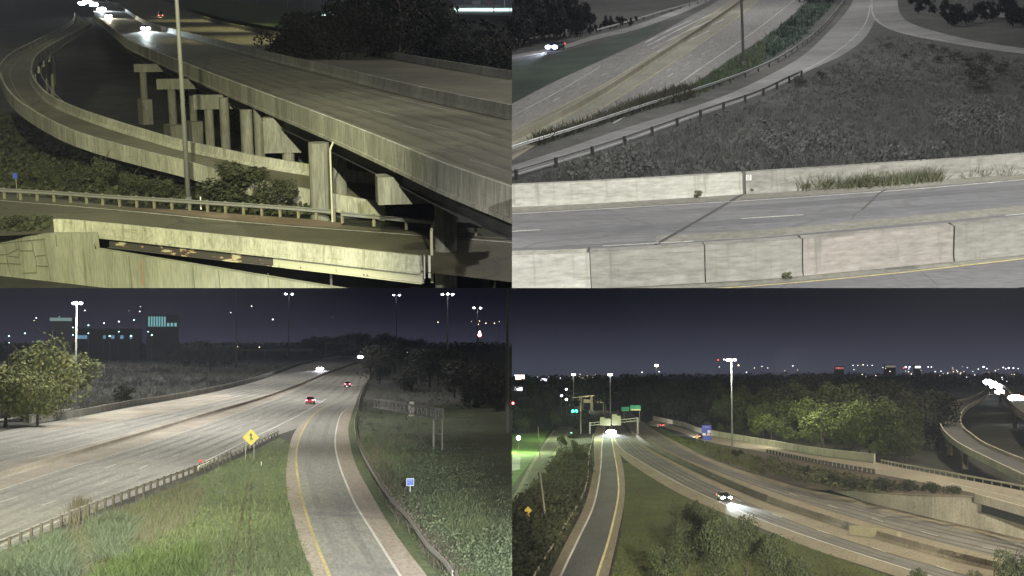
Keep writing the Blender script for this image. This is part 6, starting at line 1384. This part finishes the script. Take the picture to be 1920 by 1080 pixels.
for px, py, top, w_, lab in ((1300, 1000, 925, .75, 'tall dark shrub at the upper left of the big thicket'), (1290, 1070, 968, .8, 'bushy shrub at the left end of the big thicket'), (1345, 1100, 945, .7, 'leafy shrub in the middle of the big thicket'), (1400, 1080, 955, .8, 'tallest pale shrub of the big thicket beside the road edge'), (1455, 1110, 985, .8, 'right hand shrub of the big thicket'), (1250, 1110, 1010, .9, 'low shrub at the bottom left of the big thicket'), (1330, 1040, 935, .7, 'upper shrub of the big thicket below the oncoming car'), (1500, 1120, 1030, .8, 'small shrub at the right foot of the big thicket'), (1720, 1110, 1056, .9, 'small lone bush on the lower road edge'), (1830, 1110, 1062, .9, 'low dark bush left of the corner bush'), (1905, 1130, 1015, .9, 'big dark bush in the lower right corner')):
    b = S.P(px, py); plant('thicket', b, S.up(b, top), lab, 'bush', None, wide=w_, n=4200, lf=.055, mats=FGB, seeds=5, lumps=24, cz=.5, rx=.46, rz=.46)
# the far loop ramp and flyover at the right
def zr2(D):
    T = ((180, 4.2), (229, 5.2), (304, 6.4), (396, 8.2), (520, 9.6), (736, 10.6), (1200, 10.6))
    for (a, b_), (c, d) in zip(T, T[1:]):
        if D < c: return b_ + (d - b_) * max(0, (D - a)) / (c - a)
    return 10.6
def on2(x, y):
    D = 300.
    for _ in range(60): D = D * .6 + S.P(x, y, zr2(D)).y * .4
    return S.P(x, y, zr2(D))
O2 = catmull([on2(x, y) for x, y in ((1845, 731), (1822, 743), (1790, 752), (1768, 769), (1761, 784), (1764, 798), (1774, 812), (1802, 833), (1852, 858), (1920, 890), (1990, 920))], 6)
I2 = catmull([on2(x, y) for x, y in ((1856, 736), (1843, 745), (1815, 761), (1803, 775), (1802, 788), (1808, 801), (1823, 813), (1846, 829), (1880, 844), (1920, 860), (1990, 884))], 6)
b = O2[30]; o = empty('curved_ramp', b, 0, 'small distant loop ramp with pale parapets curving at the right edge', 'ramp')
A_ = [p - b for p in resample(O2, 70)]; B_ = [p - b for p in resample(I2, 70)]
MB().ribbon(A_, B_, -.8).build('deck', surf('ramp_dark_deck', (.085, .085, .085), (.11, .11, .105), .2), o)
MB().sweep(A_, [(.02, -1.5), (.02, 0), (-.3, 0), (-.4, -1.5)]).build('parapet', CON_BW, o); MB().sweep(B_, [(-.02, -1.5), (-.02, 0), (.3, 0), (.4, -1.5)]).build('parapet', CON_BW, o)
for i in (30, 36, 41, 46, 51, 57):
    c = A_[i].lerp(B_[i], .35); MB().tube((c.x, c.y, -b.z), (c.x, c.y, c.z - 1.4), .7, n=10).build('column', CON_BB, o)
FD = catmull([S.P(x, y, 10.2) for x, y in ((1850, 722), (1870, 733), (1890, 752), (1905, 768), (1960, 806))], 6); FD2 = catmull([S.P(x, y, 10.2) for x, y in ((1860, 716), (1885, 722), (1900, 733), (1925, 745), (1990, 760))], 6)
b = FD[8]; o = empty('highway_bridge', b, 0, 'distant flyover crowded with glaring headlights at the right edge', 'bridge')
MB().ribbon([p - b for p in FD], [p - b for p in FD2]).build('deck', surf('far_deck', (.12, .12, .12), (.15, .15, .145), .1), o); MB().sweep([p - b for p in FD], [(-.1, -1.4), (-.1, 1.0), (.3, 1.0), (.3, -1.4)]).build('parapet', CON_BD, o)
MB().sweep([p - b for p in catmull([S.P(x, y, 10.2) for x, y in ((1862, 718), (1880, 724), (1895, 738), (1906, 748))], 6)], [(-.2, 0), (-.2, 1.3), (.2, 1.3), (.2, 0)]).build('median_barrier', CON_BW, o)
for q in (6, 14, 20): c = FD[q] - b; MB().tube((c.x + 2, c.y + 3, -b.z), (c.x + 2, c.y + 3, -.5), .8, n=10).build('column', CON_BB, o)
for px, py, hr_, lab in ((1852, 717, 2.6, 'leftmost dazzling vehicle on the distant flyover'), (1860, 722, 3.0, 'brightest dazzling vehicle on the distant flyover'), (1868, 727, 2.6, 'third dazzling vehicle down the distant flyover'), (1874, 737, 1.4, 'warm headlit vehicle below the dazzling ones'), (1904, 750, 2.0, 'vehicle with greenish white headlights at the right edge')):
    drive(px, py, px + 8, py + 8, 10.2, WHITEP, lab, head=HLW if hr_ == 1.4 else HL, hr=hr_, beam=dict(E=40, dist=14, cone=60, down=2.2))  # headlight balls metres wide, giving the glare a solid shape
drive(1915, 745, 1908, 735, 10.2, REDP, 'red tail lit van at the right edge of the distant flyover', tail=glow('tail_pink', (1, .25, .22), 8), H=2.2, L=5.4)
# traffic; the car under the gantry has headlights swollen into glare
drive(1357, 938, 1396, 955, .04, DARKP, 'dark car with bright headlights driving toward the viewer on the near carriageway', beam=dict(E=20, dist=14, cone=32, color=(.85, .98, 1.0), down=.75, reach=22), hr=.30)
drive(1146, 813, 1147, 822, .04, DARKP, 'oncoming car under the gantry with a blinding white glare', beam=dict(E=50, dist=10, cone=50, down=1.6, reach=12), hr=.95)
drive(1240, 800, 1225, 792, .04, REDP, 'car with red tail lights on the far carriageway near the wood', beam=dict(E=22, dist=14, color=(1, .93, .85), reach=16))
drive(1314, 822, 1296, 814, .04, DARKP, 'dark car passing the blue service sign with white light ahead', beam=dict(E=40, dist=14, cone=50, reach=18), tail=glow('tail_pink', (1, .25, .22), 8))

# ------------------------------------------------------------------ trim each place to its own plot
bpy.context.view_layer.update()
for o in [q for q in bpy.data.objects if q.type == 'MESH']:
    s = OWNER.get(o.name)
    if s is None: continue
    mw = o.matrix_world
    pts = [mw @ Vector(c) for c in o.bound_box]
    fx, fz = [p.x * s.sx for p in pts], [p.z * s.sz for p in pts]
    if min(fx) >= 0 and min(fz) >= 0: continue
    if max(fx) <= 0 or max(fz) <= 0:
        bpy.data.objects.remove(o); continue
    me = o.data.copy() if o.data.users > 1 else o.data
    bm = bmesh.new(); bm.from_mesh(me)
    inv = mw.inverted()
    for n_, lo in ((Vector((s.sx, 0, 0)), min(fx)), (Vector((0, 0, s.sz)), min(fz))):
        if lo >= 0: continue
        co = inv @ Vector((0, 0, 0)); no = (mw.to_3x3().transposed() @ n_).normalized()
        bmesh.ops.bisect_plane(bm, geom=bm.verts[:] + bm.edges[:] + bm.faces[:], dist=1e-5, plane_co=co, plane_no=no, clear_inner=True, clear_outer=False)
    if len(bm.faces) == 0:
        bm.free(); bpy.data.objects.remove(o); continue
    bm.to_mesh(me); bm.free(); o.data = me
for o in [q for q in bpy.data.objects if q.type == 'EMPTY' and not q.children]:
    bpy.data.objects.remove(o)

# ------------------------------------------------------------------ night haze over everything
hz_m = bpy.data.materials.new('haze'); hz_m.use_nodes = True
n = hz_m.node_tree; n.nodes.clear()
ou = n.nodes.new('ShaderNodeOutputMaterial'); pv = n.nodes.new('ShaderNodeVolumePrincipled')
pv.inputs['Color'].default_value = (.74, .80, 1.0, 1); pv.inputs['Density'].default_value = 0.000085; pv.inputs['Anisotropy'].default_value = 0.0
n.links.new(pv.outputs[0], ou.inputs['Volume'])
hm = bpy.data.meshes.new('haze'); bm = bmesh.new(); bmesh.ops.create_cube(bm, size=1.0); bm.to_mesh(hm); bm.free(); hm.materials.append(hz_m)
ho = bpy.data.objects.new('haze', hm); COL.objects.link(ho); ho['kind'] = 'stuff'
ho.scale = (5200, 3400, 2100); ho.location = (0, 1580, 780)
